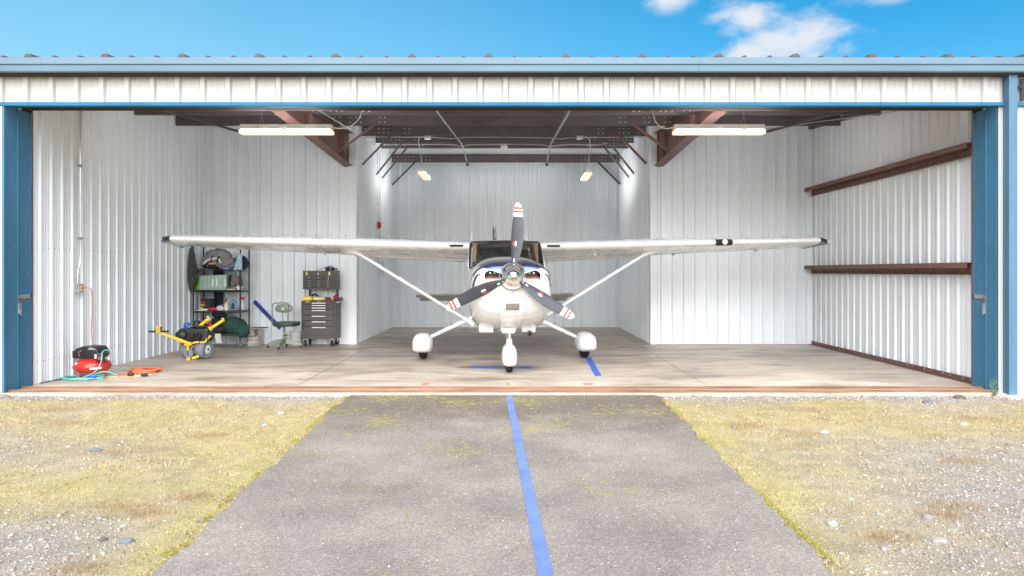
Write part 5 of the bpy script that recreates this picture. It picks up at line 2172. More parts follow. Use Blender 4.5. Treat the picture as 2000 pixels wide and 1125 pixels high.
def spray_bottle(lbl, c, body, scale=1.0, rz=0):
    t = thing("spray_bottle", lbl, "spray bottle", c, rz, "red-topped spray bottles on the third shelf")
    s = scale
    MB().lathe([(.034 * s, 0), (.037 * s, .006), (.037 * s, .10 * s), (.030 * s, .125 * s), (.014 * s, .145 * s), (.012 * s, .165 * s)], 16).build("bottle", body, t, smooth=50)
    m = MB().span((-.014, -.045, .165 * s), (.014, .03, .20 * s))
    m.box((0, -.052, .19 * s), (.016, .02, .018))
    h = m.build("trigger_head", "red_plastic", t, bevel=.004)
    MB().bar((0, -.028, .168 * s), (0, -.042, .125 * s), .01, .008, up=(1, 0, 0)).build("trigger", "red_plastic", h)
    MB().lathe([(.0375 * s, .03 * s), (.0378 * s, .03 * s), (.0378 * s, .09 * s), (.0375 * s, .09 * s)], 16).build("label", "paper", t)
    return t


spray_bottle("spray bottle with red trigger and yellowish liquid in front of the grey case", (-5.765, 14.42, z1), "paper_yellow", 1.15, R(10))
spray_bottle("spray bottle with red trigger right of the rack's front post", (-5.515, 14.62, z1), "clear_plastic", 1.3, R(75))
m = MB().tube(spline([(-5.70, 14.42, z1 + .04), (-5.695, 14.42, z1 + .12), (-5.655, 14.42, z1 + .185), (-5.60, 14.42, z1 + .18), (-5.57, 14.43, z1 + .10), (-5.575, 14.43, z1 + .04)], 6), .032, 10, flat=.9)
m.blob((-5.635, 14.42, z1 + .015), (.11, .04, .016), 2, .1, flatten=z1)
tag(m.build("denim_roll", "denim", smooth=60), "light blue cloth folded in an arch on the third shelf", "cloth")

# ---- bottom shelf
z0 = SHELVES[0] + .001
tyre = [(.10, -.055), (.125, -.068), (.165, -.072), (.188, -.055), (.194, -.02), (.194, .02), (.188, .055), (.165, .072), (.125, .068), (.10, .055)]
for k in (0, 1):
    o = MB().lathe(tyre, 36, Matrix.Translation((-5.93, 14.57, z0 + .073 + k * .147))).build("spare_tire", "rubber", smooth=45)
    tag(o, ("lower" if k == 0 else "upper") + " of the two black tires stacked on the bottom shelf", "tire", "tires stacked on the bottom shelf")
    MB().lathe([(.0995, -.05), (.0995, .05), (.09, .05), (.09, -.05)], 24, Matrix.Translation((-5.93, 14.57, z0 + .073 + k * .147))).build("bead", "black_metal", o)
m = MB().blob((-5.97, 14.52, z0 + .375), (.11, .10, .085), 15, .25, 2.6, 3)
m.blob((-5.86, 14.50, z0 + .35), (.07, .06, .05), 18, .2, 2.6, 3)
tag(m.build("cloth_bundle", "black_cloth", smooth=180), "crumpled black bundle lying on top of the tires", "bundle")
m = MB()
m.blob((-5.60, 14.46, z0 + .145), (.215, .17, .175), 21, .15, 1.8, 4, flatten=z0)
m.blob((-5.43, 14.40, z0 + .045), (.135, .10, .13), 23, .15, 2.0, 4, flatten=z0 - .09)
tag(m.build("sleeping_bag", "green_cloth", smooth=180), "dark green sleeping bag spilling off the bottom shelf", "sleeping bag")
m = MB().blob((-6.25, 14.50, z0 + .10), (.09, .09, .10), 31, .06, 1.5, 3, flatten=z0)
tag(m.build("helmet", "black_plastic", smooth=180), "round black helmet on the bottom shelf behind the yellow tug", "helmet")
t = thing("red_bottle", "red bottle on the bottom shelf behind the tug's lifting arms", "bottle", (-6.09, 14.42, z0))
MB().lathe([(.05, 0), (.055, .01), (.055, .16), (.04, .20), (.018, .225), (.018, .25)], 18).build("body", "red_plastic", t, smooth=50)
MB().lathe([(.022, .251), (.022, .28), (.012, .285)], 12).build("cap", "white_plastic", t, smooth=50)
box_thing("blue_box", "small blue box on the bottom shelf beside the red bottle", "box", (-6.16, 14.42, z0), (.06, .08, .12), "blue_plastic", 15, .006)
m = MB(); ribbon(m, [(-5.90, SY0 - .012, .285), (-5.895, SY0 - .03, .21), (-5.885, SY0 - .015, .14), (-5.88, SY0 - .02, .10)], .12, .003)
tag(m.build("paper_tag", "paper", smooth=60), "white paper hanging from the bottom shelf's front edge", "paper")

# ================================================================== CARTON AND WIRE BASKET
t = thing("carton", "white printed carton with orange lettering on the floor by the rack", "box", (-5.335, 14.86, 0), R(-3))
MB().span((-.11, -.12, 0), (.10, .12, .36)).build("box", "paper", t, bevel=.004)
m = MB()
for z_, n_, w_ in ((.055, 6, .022), (.315, 5, .022)):
    for k in range(n_):
        m.span((-.09 + k * .03, -.1216, z_ + .04 if z_ < .1 else z_), (-.09 + k * .03 + w_, -.1202, z_ + .085 if z_ < .1 else z_ + .03))
m.build("lettering", "card_orange", t)
m = MB()
for k in range(8):
    m.span((-.085 + k * .022, -.1216, .025), (-.070 + k * .022, -.1202, .045))
for k in range(5):
    m.span((-.09 + k * .033, -.1216, .18 + .01 * (k % 2)), (-.066 + k * .033, -.1202, .20 + .01 * (k % 2)))
m.build("lettering", "steel_dark", t)
MB().span((.02, -.1222, .20), (.098, -.1203, .34)).build("picture", "card_brown", t)
t = thing("wire_stand", "folding wire stand with flat black top in front of the printed carton", "stand", (-5.14, 14.55, 0), R(4))
MB().span((-.155, -.10, .385), (.155, .10, .397)).build("top", "black_plastic", t, bevel=.004)
for sx in (-1, 1):
    for sy in (-1, 1):
        m = MB(); m.tube([(sx * .14, sy * .09, .385), (sx * .02, sy * .09, .20), (-sx * .10, sy * .09, .006)], .005, 6)
        m.build("leg", "satin_metal", t, smooth=60)
m = MB()
for z_ in (.03, .10, .17):
    m.tube([(-.09, -.095, z_), (.09, -.095, z_), (.09, .095, z_), (-.09, .095, z_), (-.09, -.095, z_)], .003, 5)
m.build("basket", "satin_metal", t, smooth=60)
m = MB(); m.bar((-.15, -.105, .38), (-.12, -.108, .30), .014, .004, up=(1, 0, 0)); m.build("strap", "lime_plastic", t)

# white bucket and a small disc by the wall
t = thing("bucket", "white plastic bucket behind the green stool", "bucket", (-4.50, 14.88, 0))
MB().lathe([(.10, 0), (.105, .01), (.125, .27), (.132, .272), (.132, .285), (.118, .285), (.10, .02)], 28).build("pail", "white_plastic", t, smooth=50)
MB().tube([(.133 * math.cos(a), -.133 * abs(math.sin(a)) - .0, .26 - .10 * math.sin(a)) for a in [math.pi * k / 12 for k in range(13)]], .003, 5).build("handle", "satin_metal", t, smooth=60)
m = MB().lathe([(.042, 0), (.046, .006), (.046, .018), (.03, .026)], 20, axis_matrix((-4.76, 14.90, .225), (0, -1, 0)))
m.tube([(-4.76, 14.90, .225), (-4.75, 14.96, .10), (-4.75, 14.96, 0.0)], .008, 6)
tag(m.build("float_disc", "white_plastic", smooth=50), "white round disc on a short stem behind the stool's left side", "disc")

# ================================================================== STOOL
st = thing("stool", "old green swivel stool with low backrest beside the tool cabinet", "stool", (-4.56, 14.30, 0))
seat = MB()
rgs = []
for z, r, n_ in ((.440, .215, 3), (.448, .232, 3.4), (.495, .240, 3.6), (.515, .236, 3.6), (.525, .21, 3.4)):
    rgs.append([Vector((r * 1.02 * math.copysign(abs(math.cos(a)) ** (2 / n_), math.cos(a)) + .045, r * math.copysign(abs(math.sin(a)) ** (2 / n_), math.sin(a)), z)) for a in [2 * math.pi * k / 40 for k in range(40)]])
seat.loft(rgs).build("seat", "stool_vinyl", st, smooth=50)
MB().tube(spline([(-.19, -.06, .47), (-.225, -.05, .50), (-.225, -.04, .70), (-.225, -.02, .86), (-.19, .0, .895), (0, .0, .90), (.06, -.0, .89), (.085, -.02, .86), (.085, -.04, .70), (.085, -.06, .50), (.085, -.08, .46)], 5), .012, 8).build("back_frame", "stool_green", st, smooth=60)
m = MB()
rg = []
for y, f in ((-.028, .86), (-.018, 1.0), (.02, 1.0), (.03, .88)):
    rg.append([Vector((-.02 + .17 * f * math.copysign(abs(math.cos(a)) ** .75, math.cos(a)), y + .02, .79 + .085 * f * math.copysign(abs(math.sin(a)) ** .8, math.sin(a)))) for a in [2 * math.pi * k / 36 for k in range(36)]])
bk = MB().loft(rg).build("backrest", "stool_green", st, smooth=50)
MB().lathe([(.022, 0), (.02, .006)], 12, axis_matrix((-.03, -.0085, .78), (0, -1, 0))).build("boss", "satin_metal", bk)
MB().lathe([(.10, .445), (.10, .454), (.03, .445), (.019, .40), (.017, .27), (.030, .265), (.032, .20), (.045, .19), (.05, .16), (.05, .10), (.03, .085)], 20).build("column", "stool_green", st, smooth=40)
MB().tube([(.0, -.03, .25), (.05, -.06, .262), (.085, -.07, .27)], .007, 6).build("lever", "black_metal", st)
for k, a in enumerate((R(5), R(100), R(180), R(268))):
    c, s = math.cos(a), math.sin(a)
    rg = []
    for t_, zt, zb, w in ((.03, .185, .085, .036), (.12, .175, .08, .034), (.22, .148, .072, .031), (.31, .110, .062, .028), (.345, .088, .06, .025)):
        p = Vector((c * t_, s * t_, 0)); q = Vector((-s, c, 0))
        rg.append([p + q * w + Vector((0, 0, zb)), p + q * w * .8 + Vector((0, 0, zt - .006)), p + Vector((0, 0, zt)), p - q * w * .8 + Vector((0, 0, zt - .006)), p - q * w + Vector((0, 0, zb))])
    lg = MB().loft(rg).build("leg", "stool_green", st, smooth=30)
    cp = Vector((c * .325, s * .325, .028))
    m = MB(); m.lathe([(.012, -.014), (.026, -.014), (.0275, -.008), (.0275, .008), (.026, .014), (.012, .014)], 16, axis_matrix(cp, (-s, c, .0)))
    m.build("caster", "black_plastic", lg, smooth=40)
    MB().tube([cp + Vector((0, 0, .05)), cp + Vector((0, 0, .02))], .014, 8).build("caster_stem", "satin_metal", lg)

# ================================================================== TOOL CABINET
tc_ = thing("tool_cabinet", "brown roller tool cabinet with silver drawer pulls by the mid wall", "tool cabinet", (-3.965, 14.62, 0))
W, D = .705, .42
MB().span((-W / 2, 0, .150), (W / 2, D, .925)).build("cabinet", "tool_brown", tc_, bevel=.006)
MB().span((-W / 2 + .030, -.003, .225), (W / 2 - .040, -.0005, .906)).build("gap_shade", "dark_hole", tc_)  # black plate behind the drawers, standing in for shade in the gaps
zz = [.857, .807, .757, .642, .527, .412, .233]
hh = [.042, .042, .042, .105, .105, .105, .169]
for z_, h_ in zip(zz, hh):
    dr = MB().span((-W / 2 + .035, -.010, z_), (W / 2 - .045, .0005, z_ + h_)).build("drawer", "tool_brown", tc_, bevel=.003)
    MB().span((-.135, -.026, z_ + h_ - .026), (.145, -.0105, z_ + h_ - .006)).build("pull", "satin_metal", dr, bevel=.004)
MB().lathe([(.010, 0), (.010, .006)], 10, axis_matrix((.0, -.0005, .912), (0, -1, 0))).build("lock", "satin_metal", tc_)
MB().span((-.265, -.0035, .903), (-.185, -.0005, .917)).build("name_plate", "paper", tc_)
MB().span((-W / 2 + .01, .01, .926), (W / 2 - .01, D - .005, .931)).build("top_mat", "card_brown", tc_)
m = MB().tube([(W / 2, .06, .895), (W / 2 + .045, .06, .90), (W / 2 + .045, D - .04, .90), (W / 2, D - .04, .895)], .011, 8)
m.build("side_handle", "satin_metal", tc_, smooth=60)
MB().span((W / 2 + .001, .02, .93), (W / 2 + .05, D - .02, .985)).build("side_tray", "black_plastic", tc_, bevel=.01)
for sx in (-1, 1):
    for y_ in (.05, D - .05):
        cx_, swv = sx * (W / 2 - .07), (R(20) if sx < 0 else R(-35))
        ax = Vector((math.cos(swv), math.sin(swv), 0))
        c = MB().lathe([(.02, -.018), (.055, -.02), (.064, -.012), (.066, 0), (.064, .012), (.055, .02), (.02, .018)], 22, axis_matrix((cx_, y_ - .01, .066), ax)).build("caster", "rubber", tc_, smooth=45)
        m = MB()
        for k in (-1, 1):
            p = Vector((cx_, y_ - .01, 0)) + ax * (k * .026)
            f_ = Vector((-ax.y, ax.x, 0))
            m.add([p + f_ * .04 + Vector((0, 0, .147)), p - f_ * .03 + Vector((0, 0, .147)), p - f_ * .012 + Vector((0, 0, .055)), p + f_ * .012 + Vector((0, 0, .055))], [(0, 1, 2, 3)])
        m.span((cx_ - .03, y_ - .04, .140), (cx_ + .03, y_ + .03, .1495))
        m.build("fork", "satin_metal", c)
# back uprights carry the top chest
for sx in (-1, 1):
    MB().span((sx * (W / 2 - .085), D - .05, .926), (sx * (W / 2 - .045), D - .01, 1.155)).build("upright", "black_metal", tc_)
MB().span((-W / 2 + .03, .08, 1.158), (W / 2 - .01, D, 1.166)).build("chest_tray", "tool_brown", tc_)
ch = thing("tool_chest", "brown top chest with brass catches raised above the tool cabinet", "tool chest", (-3.965, 14.70, 1.1675))
CW, CD = .70, .30
MB().span((-CW / 2 + .005, 0, .03), (CW / 2 - .005, CD, .375)).build("case", "tool_brown", ch, bevel=.005)
MB().span((-.340, -.0028, .046), (.300, -.0005, .266)).build("gap_shade", "dark_hole", ch)  # black plate again, painted shade between the chest drawers
MB().span((-CW / 2, -.012, 0), (CW / 2, CD, .029)).build("base_rim", "tool_brown", ch, bevel=.003)
for xa, xb, za, zb in ((-.335, -.105, .195, .262), (-.098, .055, .195, .262), (.064, .295, .242, .262), (.064, .295, .218, .236), (.064, .295, .195, .212), (-.335, .295, .145, .185), (-.335, .295, .087, .137), (-.335, .295, .05, .079)):
    dr = MB().span((xa, -.007, za), (xb, .0005, zb)).build("drawer", "tool_brown", ch, bevel=.002)
    for u in ((.5,) if xb - xa < .4 else (.2, .5, .8)):
        xc = xa + (xb - xa) * u
        MB().span((xc - .014, -.013, (za + zb) / 2 - .004), (xc + .014, -.0075, (za + zb) / 2 + .004)).build("pull", "satin_metal", dr, bevel=.002)
for xx in (-.265, .20):
    m = MB().span((xx - .018, -.012, .285), (xx + .018, -.0008, .325)); m.span((xx - .014, -.010, .327), (xx + .014, -.0008, .355))
    m.build("catch", "brass", ch, bevel=.004)
MB().lathe([(.014, 0), (.012, .006)], 12, axis_matrix((-.03, -.0005, .312), (0, -1, 0))).build("lock", "satin_metal", ch)
m = MB().tube(spline([(CW / 2 - .003, .10, .33), (CW / 2 + .02, .10, .31), (CW / 2 + .02, .20, .29), (CW / 2 - .003, .20, .33)], 4), .008, 6)
m.build("side_handle", "satin_metal", ch, smooth=60)

# on the chest: a black headset; on the cabinet: small shop things
hs = thing("headset", "black headset with a trailing cord on top of the tool chest", "headset", (-3.80, 14.82, 1.543))
m = MB(); m.blob((-.03, 0, .04), (.05, .045, .042), 2, .25, 3); m.build("ear_cup", "black_plastic", hs, smooth=60)
m = MB(); m.blob((.07, .01, .035), (.045, .04, .036), 5, .25, 3); m.build("ear_cup", "black_plastic", hs, smooth=60)
MB().tube(spline([(-.03, .01, .07), (.0, .02, .085), (.05, .02, .08), (.10, .01, .05), (.15, 0, .03), (.165, 0, .055)], 4), .012, 6).build("headband", "black_plastic", hs, smooth=60)
MB().tube(spline([(-.06, 0, .05), (-.10, 0, .075), (-.14, -.02, .05), (-.20, -.03, .02), (-.27, -.03, .003)], 5), .004, 5).build("cord", "black_cord", hs)
zc_ = .9325
box_thing("yellow_box", "bright yellow box at the left front of the tool cabinet's top", "box", (-4.205, 14.70, zc_), (.175, .10, .085), "yellow_plastic", 3, .014)
m = MB().tube(spline([(-4.17, 14.86, zc_ + .10), (-4.10, 14.85, zc_ + .12), (-4.04, 14.84, zc_ + .085), (-4.01, 14.84, zc_ + .02)], 5), .022, 8)
tag(m.build("power_tool", "black_plastic", smooth=60), "black curved tool behind the yellow box on the cabinet", "tool")
m = MB().blob((-3.985, 14.73, zc_ + .032), (.12, .07, .045), 13, .3, 3, 3, flatten=zc_)
tag(m.build("work_gloves", "paper_yellow", smooth=180), "pale yellow work gloves heaped on the tool cabinet", "gloves")
box_thing("red_tin", "small dark red tin right of the pale gloves on the cabinet", "tin", (-3.79, 14.72, zc_), (.10, .06, .045), "alarm_red", -8, .008)
box_thing("parts_bin", "long black bin at the back of the tool cabinet's top", "bin", (-3.87, 14.87, zc_), (.24, .08, .06), "black_plastic", 0, .006)
box_thing("glass_jar", "grey-green clear carton standing on the tool cabinet's right side", "carton", (-3.725, 14.80, zc_), (.075, .06, .15), "binder_blue", 10, .006)
m = MB().blob((-3.64, 14.74, zc_ + .05), (.05, .045, .05), 17, .3, 3, 3, flatten=zc_)
tag(m.build("shop_rag", "alarm_red", smooth=180), "bunched red shop rag at the tool cabinet's right edge", "rag")

# ================================================================== TOW TUG
tug = thing("tow_tug", "yellow powered aircraft tow tug with black motor and grey tires", "tug", (-5.55, 12.55, 0), 0)
for wx_, wy, lab in ((-.145, .06, None), (.13, .02, None)):
    Mx = axis_matrix((wx_, wy, .165), Vector((1, -.30, 0)))
    w_ = MB().lathe([(.075, -.078), (.11, -.085), (.145, -.083), (.160, -.062), (.165, -.02), (.165, .02), (.160, .062), (.145, .083), (.11, .085), (.075, .078)], 36, Mx).build("wheel", "grey_rubber", tug, smooth=45)
    MB().lathe([(.005, .084), (.05, .086), (.074, .080), (.074, -.080), (.05, -.086), (.005, -.084)], 24, Mx).build("rim", "white_plastic", w_, smooth=45)
    MB().lathe([(.022, .0865), (.018, .096)], 12, Mx).build("axle_cap", "black_metal", w_)
# motor block, cast cover, fins
mo = MB().span((-.21, -.06, .29), (.23, .24, .545)).build("motor", "black_plastic", tug, bevel=.05)
MB().span((-.31, -.05, .32), (-.12, .18, .53)).build("air_cleaner", "black_plastic", mo, bevel=.05)
MB().blob((-.225, -.08, .42), (.095, .05, .085), 3, .08).build("recoil_cover", "black_plastic", mo, smooth=60)
for i, xx in enumerate((-.02, .045, .105)):
    MB().lathe([(.03, 0), (.032, .03), (.02, .05)], 14, axis_matrix((xx, -.06, .42 + .012 * (i % 2)), (0, -1, 0))).build("cylinder_cap", "black_metal", mo, smooth=45)
for k in range(5):
    MB().span((-.07, -.085, .345 + k * .013), (.13, -.06, .351 + k * .013)).build("cooling_fin", "black_metal", mo)
MB().tube(spline([(-.10, -.08, .46), (-.08, -.11, .38), (-.02, -.115, .31), (.06, -.11, .33), (.12, -.09, .42)], 5), .006, 6).build("fuel_line", "black_cord", mo, smooth=60)
MB().span((-.05, -.08, .55), (.19, .12, .575)).build("motor_lid", "black_metal", mo, bevel=.01)
MB().lathe([(.012, 0), (.012, .02)], 10, axis_matrix((-.055, -.09, .30), (0, -1, 0))).build("bolt", "satin_metal", mo)
# yellow frame
m = MB()
m.bar((-.24, -.10, .30), (-.165, -.10, .30), .03, .032)
m.bar((-.15, -.12, .295), (.0, -.14, .285), .03, .032)
m.bar((.0, -.14, .285), (.06, -.14, .305), .03, .03)
m.bar((.06, -.14, .305), (.11, -.13, .305), .03, .03)
m.build("frame", "tug_yellow", tug, bevel=.004)
m = MB(); m.bar((.13, -.13, .30), (.20, -.12, .30), .03, .03); m.bar((.20, -.12, .30), (.275, -.06, .41), .03, .03)
m.build("frame", "tug_yellow", tug, bevel=.004)
m = MB(); m.bar((-.06, -.17, .27), (-.06, -.17, .12), .05, .03, up=(1, 0, 0)); m.span((-.125, -.19, .25), (.0, -.15, .285))
m.build("gear_bracket", "tug_yellow", tug, bevel=.004)
MB().lathe([(.075, 0), (.08, .01), (.08, .03), (.06, .045)], 26, axis_matrix((-.055, -.15, .105), (0, -1, 0))).build("gear_case", "grey_rubber", tug, smooth=40)
MB().lathe([(.012, 0), (.012, .01)], 10, axis_matrix((-.055, -.196, .105), (0, -1, 0))).build("shaft", "black_metal", tug)
MB().span((-.08, -.21, .002), (-.015, -.13, .045)).build("foot", "tug_yellow", tug, bevel=.006)
MB().bar((.0, -.16, .025), (.10, -.12, .06), .03, .045).build("foot_brace", "tug_yellow", tug, bevel=.006)
MB().span((-.225, -.12, .258), (-.165, -.09, .286)).build("reflector", "red_plastic", tug, bevel=.004)
# drawbar handle
h0, h1 = Vector((-.01, -.17, .275)), Vector((-.48, -.34, .495))
db = MB().bar(h0, h1, .038, .045).build("drawbar", "tug_yellow", tug, bevel=.006)
MB().tube([h1 + Vector((-.17, 0, .01)), h1 + Vector((-.04, 0, .01))], .017, 10).build("grip", "black_plastic", db, smooth=50)
MB().tube([h1 + Vector((.03, 0, .012)), h1 + Vector((.16, 0, .012))], .017, 10).build("grip", "black_plastic", db, smooth=50)
MB().box(h1 + Vector((-.005, 0, .015)), (.075, .06, .055)).build("grip_clamp", "tug_yellow", db, bevel=.008)
MB().box(h1 + Vector((.0, 0, .075)), (.07, .05, .055)).build("control_box", "tug_yellow", db, bevel=.006)
MB().box(h1 + Vector((.04, -.01, .07)), (.015, .04, .05)).build("throttle", "black_plastic", db, bevel=.003)
# lifting arms
for (a_, b_) in (((-.02, .05, .52), (.155, .18, .705)), ((.235, .05, .53), (.42, .18, .675))):
    arm = MB().bar(a_, b_, .03, .045).build("lift_arm", "tug_yellow", tug, bevel=.006)
    MB().box(Vector(a_) + Vector((-.01, 0, -.005)), (.07, .05, .06)).build("arm_clamp", "tug_yellow", arm, bevel=.006)
    MB().box(Vector(b_) + Vector((-.02, -.01, .02)), (.05, .03, .012)).build("arm_pad", "white_plastic", arm, bevel=.003)
MB().bar((-.02, .06, .53), (.26, .06, .535), .03, .02).build("cross_bar", "satin_metal", tug, bevel=.004)
MB().span((.20, .04, .455), (.25, .09, .51)).build("knob", "blue_plastic", tug, bevel=.01)
m = MB().lathe([(.06, 0), (.065, .02), (.05, .06), (.02, .075)], 20, axis_matrix((-.19, .10, .555), (-.5, -.3, .8)))
m.build("fuel_cap", "blue_plastic", tug, smooth=50)
MB().lathe([(.055, 0), (.06, .02), (.06, .09), (.04, .11)], 20, Matrix.Translation((-.04, .12, .55))).build("filter_can", "black_plastic", tug, smooth=50)
MB().tube(spline([(.255, -.10, .40), (.24, -.17, .22), (.20, -.19, .07), (.14, -.20, .02), (.09, -.19, .03)], 5), .006, 6).build("control_cable", "black_cord", tug, smooth=60)

# ================================================================== AIR COMPRESSOR
ac = thing("air_compressor", "red pancake air compressor with black shroud by the left wall", "compressor", (-6.13, 10.45, 0), R(-8))
tk = MB().lathe([(.03, .055), (.12, .058), (.19, .07), (.232, .105), (.247, .145), (.2475, .155), (.247, .165), (.232, .205), (.19, .24), (.12, .252), (.03, .255)], 48).build("tank", "red_paint", ac, smooth=60)
MB().lathe([(.248, .149), (.2515, .149), (.2515, .161), (.248, .161)], 48).build("weld_seam", "red_paint", tk, smooth=60)
for a in (250, 10, 130):
    c, s = math.cos(R(a)), math.sin(R(a))
    MB().bar((c * .17, s * .17, .10), (c * .20, s * .20, 0.002), .05, .014, up=(c, s, 0)).build("foot", "red_paint", ac, bevel=.004)
MB().span((-.14, -.10, .235), (.12, .10, .275)).build("pedestal", "red_paint", tk, bevel=.01)
m = MB()
m.prism([(-.22, .268), (.16, .268), (.19, .33), (.17, .40), (.12, .445), (-.06, .45), (-.17, .415), (-.22, .37)], lambda u, v, dd: (u, dd, v), -.125, .125)
sh = m.build("shroud", "black_plastic", ac, bevel=.018)
for k in range(6):
    MB().span((-.18, -.128, .285 + k * .013), (.10, -.1255, .291 + k * .013)).build("louver", "black_metal", sh)
MB().span((-.255, -.09, .275), (-.22, .09, .375)).build("intake_grille", "black_metal", sh, bevel=.006)
MB().tube(spline([(-.10, -.127, .30), (-.115, -.133, .34), (-.10, -.134, .375), (-.07, -.128, .385)], 5), .006, 6).build("cord_loop", "galv", sh, smooth=60)
MB().prism([(.02, .40), (.165, .40), (.15, .412), (.06, .44)], lambda u, v, dd: (u, dd, v), -.1285, -.126).build("deck_edge", "galv", sh)
pn = MB().box((.21, -.10, .30), (.10, .09, .11), rotm('Z', 25)).build("gauge_panel", "black_plastic", ac, bevel=.012)
MB().box((.188, -.152, .312), (.055, .004, .06), rotm('Z', 25)).build("panel_label", "paper", pn)
MB().lathe([(.022, 0), (.022, .012)], 14, axis_matrix((.235, -.14, .285), (.4, -1, 0))).build("gauge", "red_plastic", pn)
MB().lathe([(.016, 0), (.018, .03), (.012, .045)], 12, axis_matrix((.265, -.08, .315), (1, -.3, 0))).build("regulator_knob", "black_plastic", pn)
MB().tube([(.26, -.09, .29), (.30, -.10, .30), (.335, -.11, .315)], .010, 8).build("outlet_fitting", "satin_metal", pn)
# stickers on the tank
def tank_sticker(a0, a1, z0_, z1_, mt):
    n_ = 10
    prof = {.14: .2345, .15: .2375, .185: .249, .205: .249, .25: .2345, .16: .241, .23: .2415, .28: .205, .265: .222}
    def rad(z):
        return .2515 - .8 * max(0, abs(z - .155) - .015) ** 1.45
    vs = []
    for i in range(n_ + 1):
        a = R(a0 + (a1 - a0) * i / n_)
        for z in (z0_, (z0_ + z1_) / 2, z1_):
            vs.append((rad(z) * math.cos(a), rad(z) * math.sin(a), z))
    return MB().add(vs, [(i * 3 + j, i * 3 + 3 + j, i * 3 + 4 + j, i * 3 + 1 + j) for i in range(n_) for j in (0, 1)]).build("sticker", mt, tk, smooth=60)
tank_sticker(195, 222, .115, .145, "paper")
tank_sticker(300, 335, .125, .155, "paper")
tank_sticker(244, 258, .20, .225, "paper")

# teal air hose
random.seed(5)
pts = [(-5.86, 10.36, .36), (-5.83, 10.32, .40), (-5.865, 10.24, .38), (-5.86, 10.20, .24), (-5.92, 10.14, .10), (-6.06, 10.06, .03)]
for k in range(3):
    for j in range(14):
        a = R(-60 - j * 26)
        rr = .235 - .012 * k + .012 * math.sin(j * 1.7 + k)
        pts.append((-6.13 + rr * 1.28 * math.cos(a), 10.24 + rr * .75 * math.sin(a) - .03, .010 + .008 * k + .006 * (j % 2)))
pts += [(-5.95, 10.15, .05), (-5.85, 10.18, .10), (-5.75, 10.22, .09), (-5.66, 10.28, .03), (-5.70, 10.35, .012), (-5.80, 10.36, .012), (-5.84, 10.28, .015)]
pts = [(x_, max(y_, 9.9), z_) for x_, y_, z_ in pts]
tag(MB().tube(spline(pts, 4), .0075, 6).build("air_hose", "teal_hose", smooth=60), "teal air hose coiled in front of the red compressor", "hose")
m = MB().blob((-5.95, 10.12, .03), (.06, .03, .025), 4, .3, 3, 2)
tag(m.build("blow_gun", "blue_plastic", smooth=60), "small blue fitting lying in the teal hose coil", "fitting")
# orange extension cord in loose coils
pts = []
for k in range(5):
    for j in range(12):
        a = R(j * 30 + k * 11)
        pts.append((-5.60 + (.20 + .03 * math.sin(k * 2.1)) * math.cos(a) + .012 * k, 10.86 + (.19 - .015 * k) * math.sin(a), .010 + .010 * k + .007 * math.sin(j * 2.3 + k)))
pts += [(-5.62, 10.72, .02), (-5.78, 10.62, .012), (-5.85, 10.55, .012)]
tag(MB().tube(spline(pts, 4), .0085, 6).build("extension_cord", "orange_cord", smooth=60), "orange extension cord coiled on the floor right of the compressor", "cord")
t = thing("power_strip", "two black plug ends with a short cord in front of the orange coil", "plug", (-5.58, 10.46, 0))
m = MB().blob((0, 0, .03), (.045, .035, .03), 7, .12, 2, 3, flatten=.001); m.build("plug_body", "black_plastic", t, smooth=60)
m = MB().blob((.22, -.03, .025), (.05, .03, .025), 9, .2, 2, 3, flatten=.001); m.build("plug_body", "black_plastic", t, smooth=60)
MB().tube(spline([(.0, 0, .012), (.08, -.05, .01), (.15, -.04, .01), (.22, -.03, .02), (.30, -.02, .03), (.36, .03, .012)], 5), .006, 6).build("cord", "satin_metal", t, smooth=60)
m = MB().tube(spline([(-5.86, 10.30, .01), (-5.72, 10.26, .014), (-5.56, 10.27, .012), (-5.40, 10.34, .010)], 6), .009, 6)
tag(m.build("red_hose", "card_orange", smooth=60), "short tan and red hose end on the floor beside the compressor", "hose")
# black cord along the wall foot
m = MB().tube(spline([(-6.28, 10.30, .012), (-6.36, 10.12, .010), (-6.41, 9.95, .010), (-6.425, 9.80, .010), (-6.43, 9.74, .014)], 6), .007, 6)
tag(m.build("black_cable", "black_cord", smooth=60), "black cable along the foot of the left wall by the door", "cable")

# ================================================================== LOOSE GROUND COVER
rng = np.random.default_rng(11)


def visible_points(n, ymin=2.9, ymax=8.98, power=1.0):
    """plan points inside what the photograph sees, off the driveway; denser toward the camera"""
    u = rng.random(n)
    y = ymin + (ymax - ymin) * u ** power
    half = y * .735 + .35
    x = (rng.random(n) * 2 - 1) * half
    l, r = drive_edges(y)
    keep = (x < l + .02) | (x > r - .02)
    return x[keep], y[keep]


# icosahedron template
bm = bmesh.new(); bmesh.ops.create_icosphere(bm, subdivisions=1, radius=1)
bm.verts.ensure_lookup_table()
IV = np.array([v.co[:] for v in bm.verts]); IF = np.array([[v.index for v in f.verts] for f in bm.faces]); bm.free()


def ground_z(x, y):
    return GZ - .010 + .018 * fbm(x, y, 3.0, 5, 4)


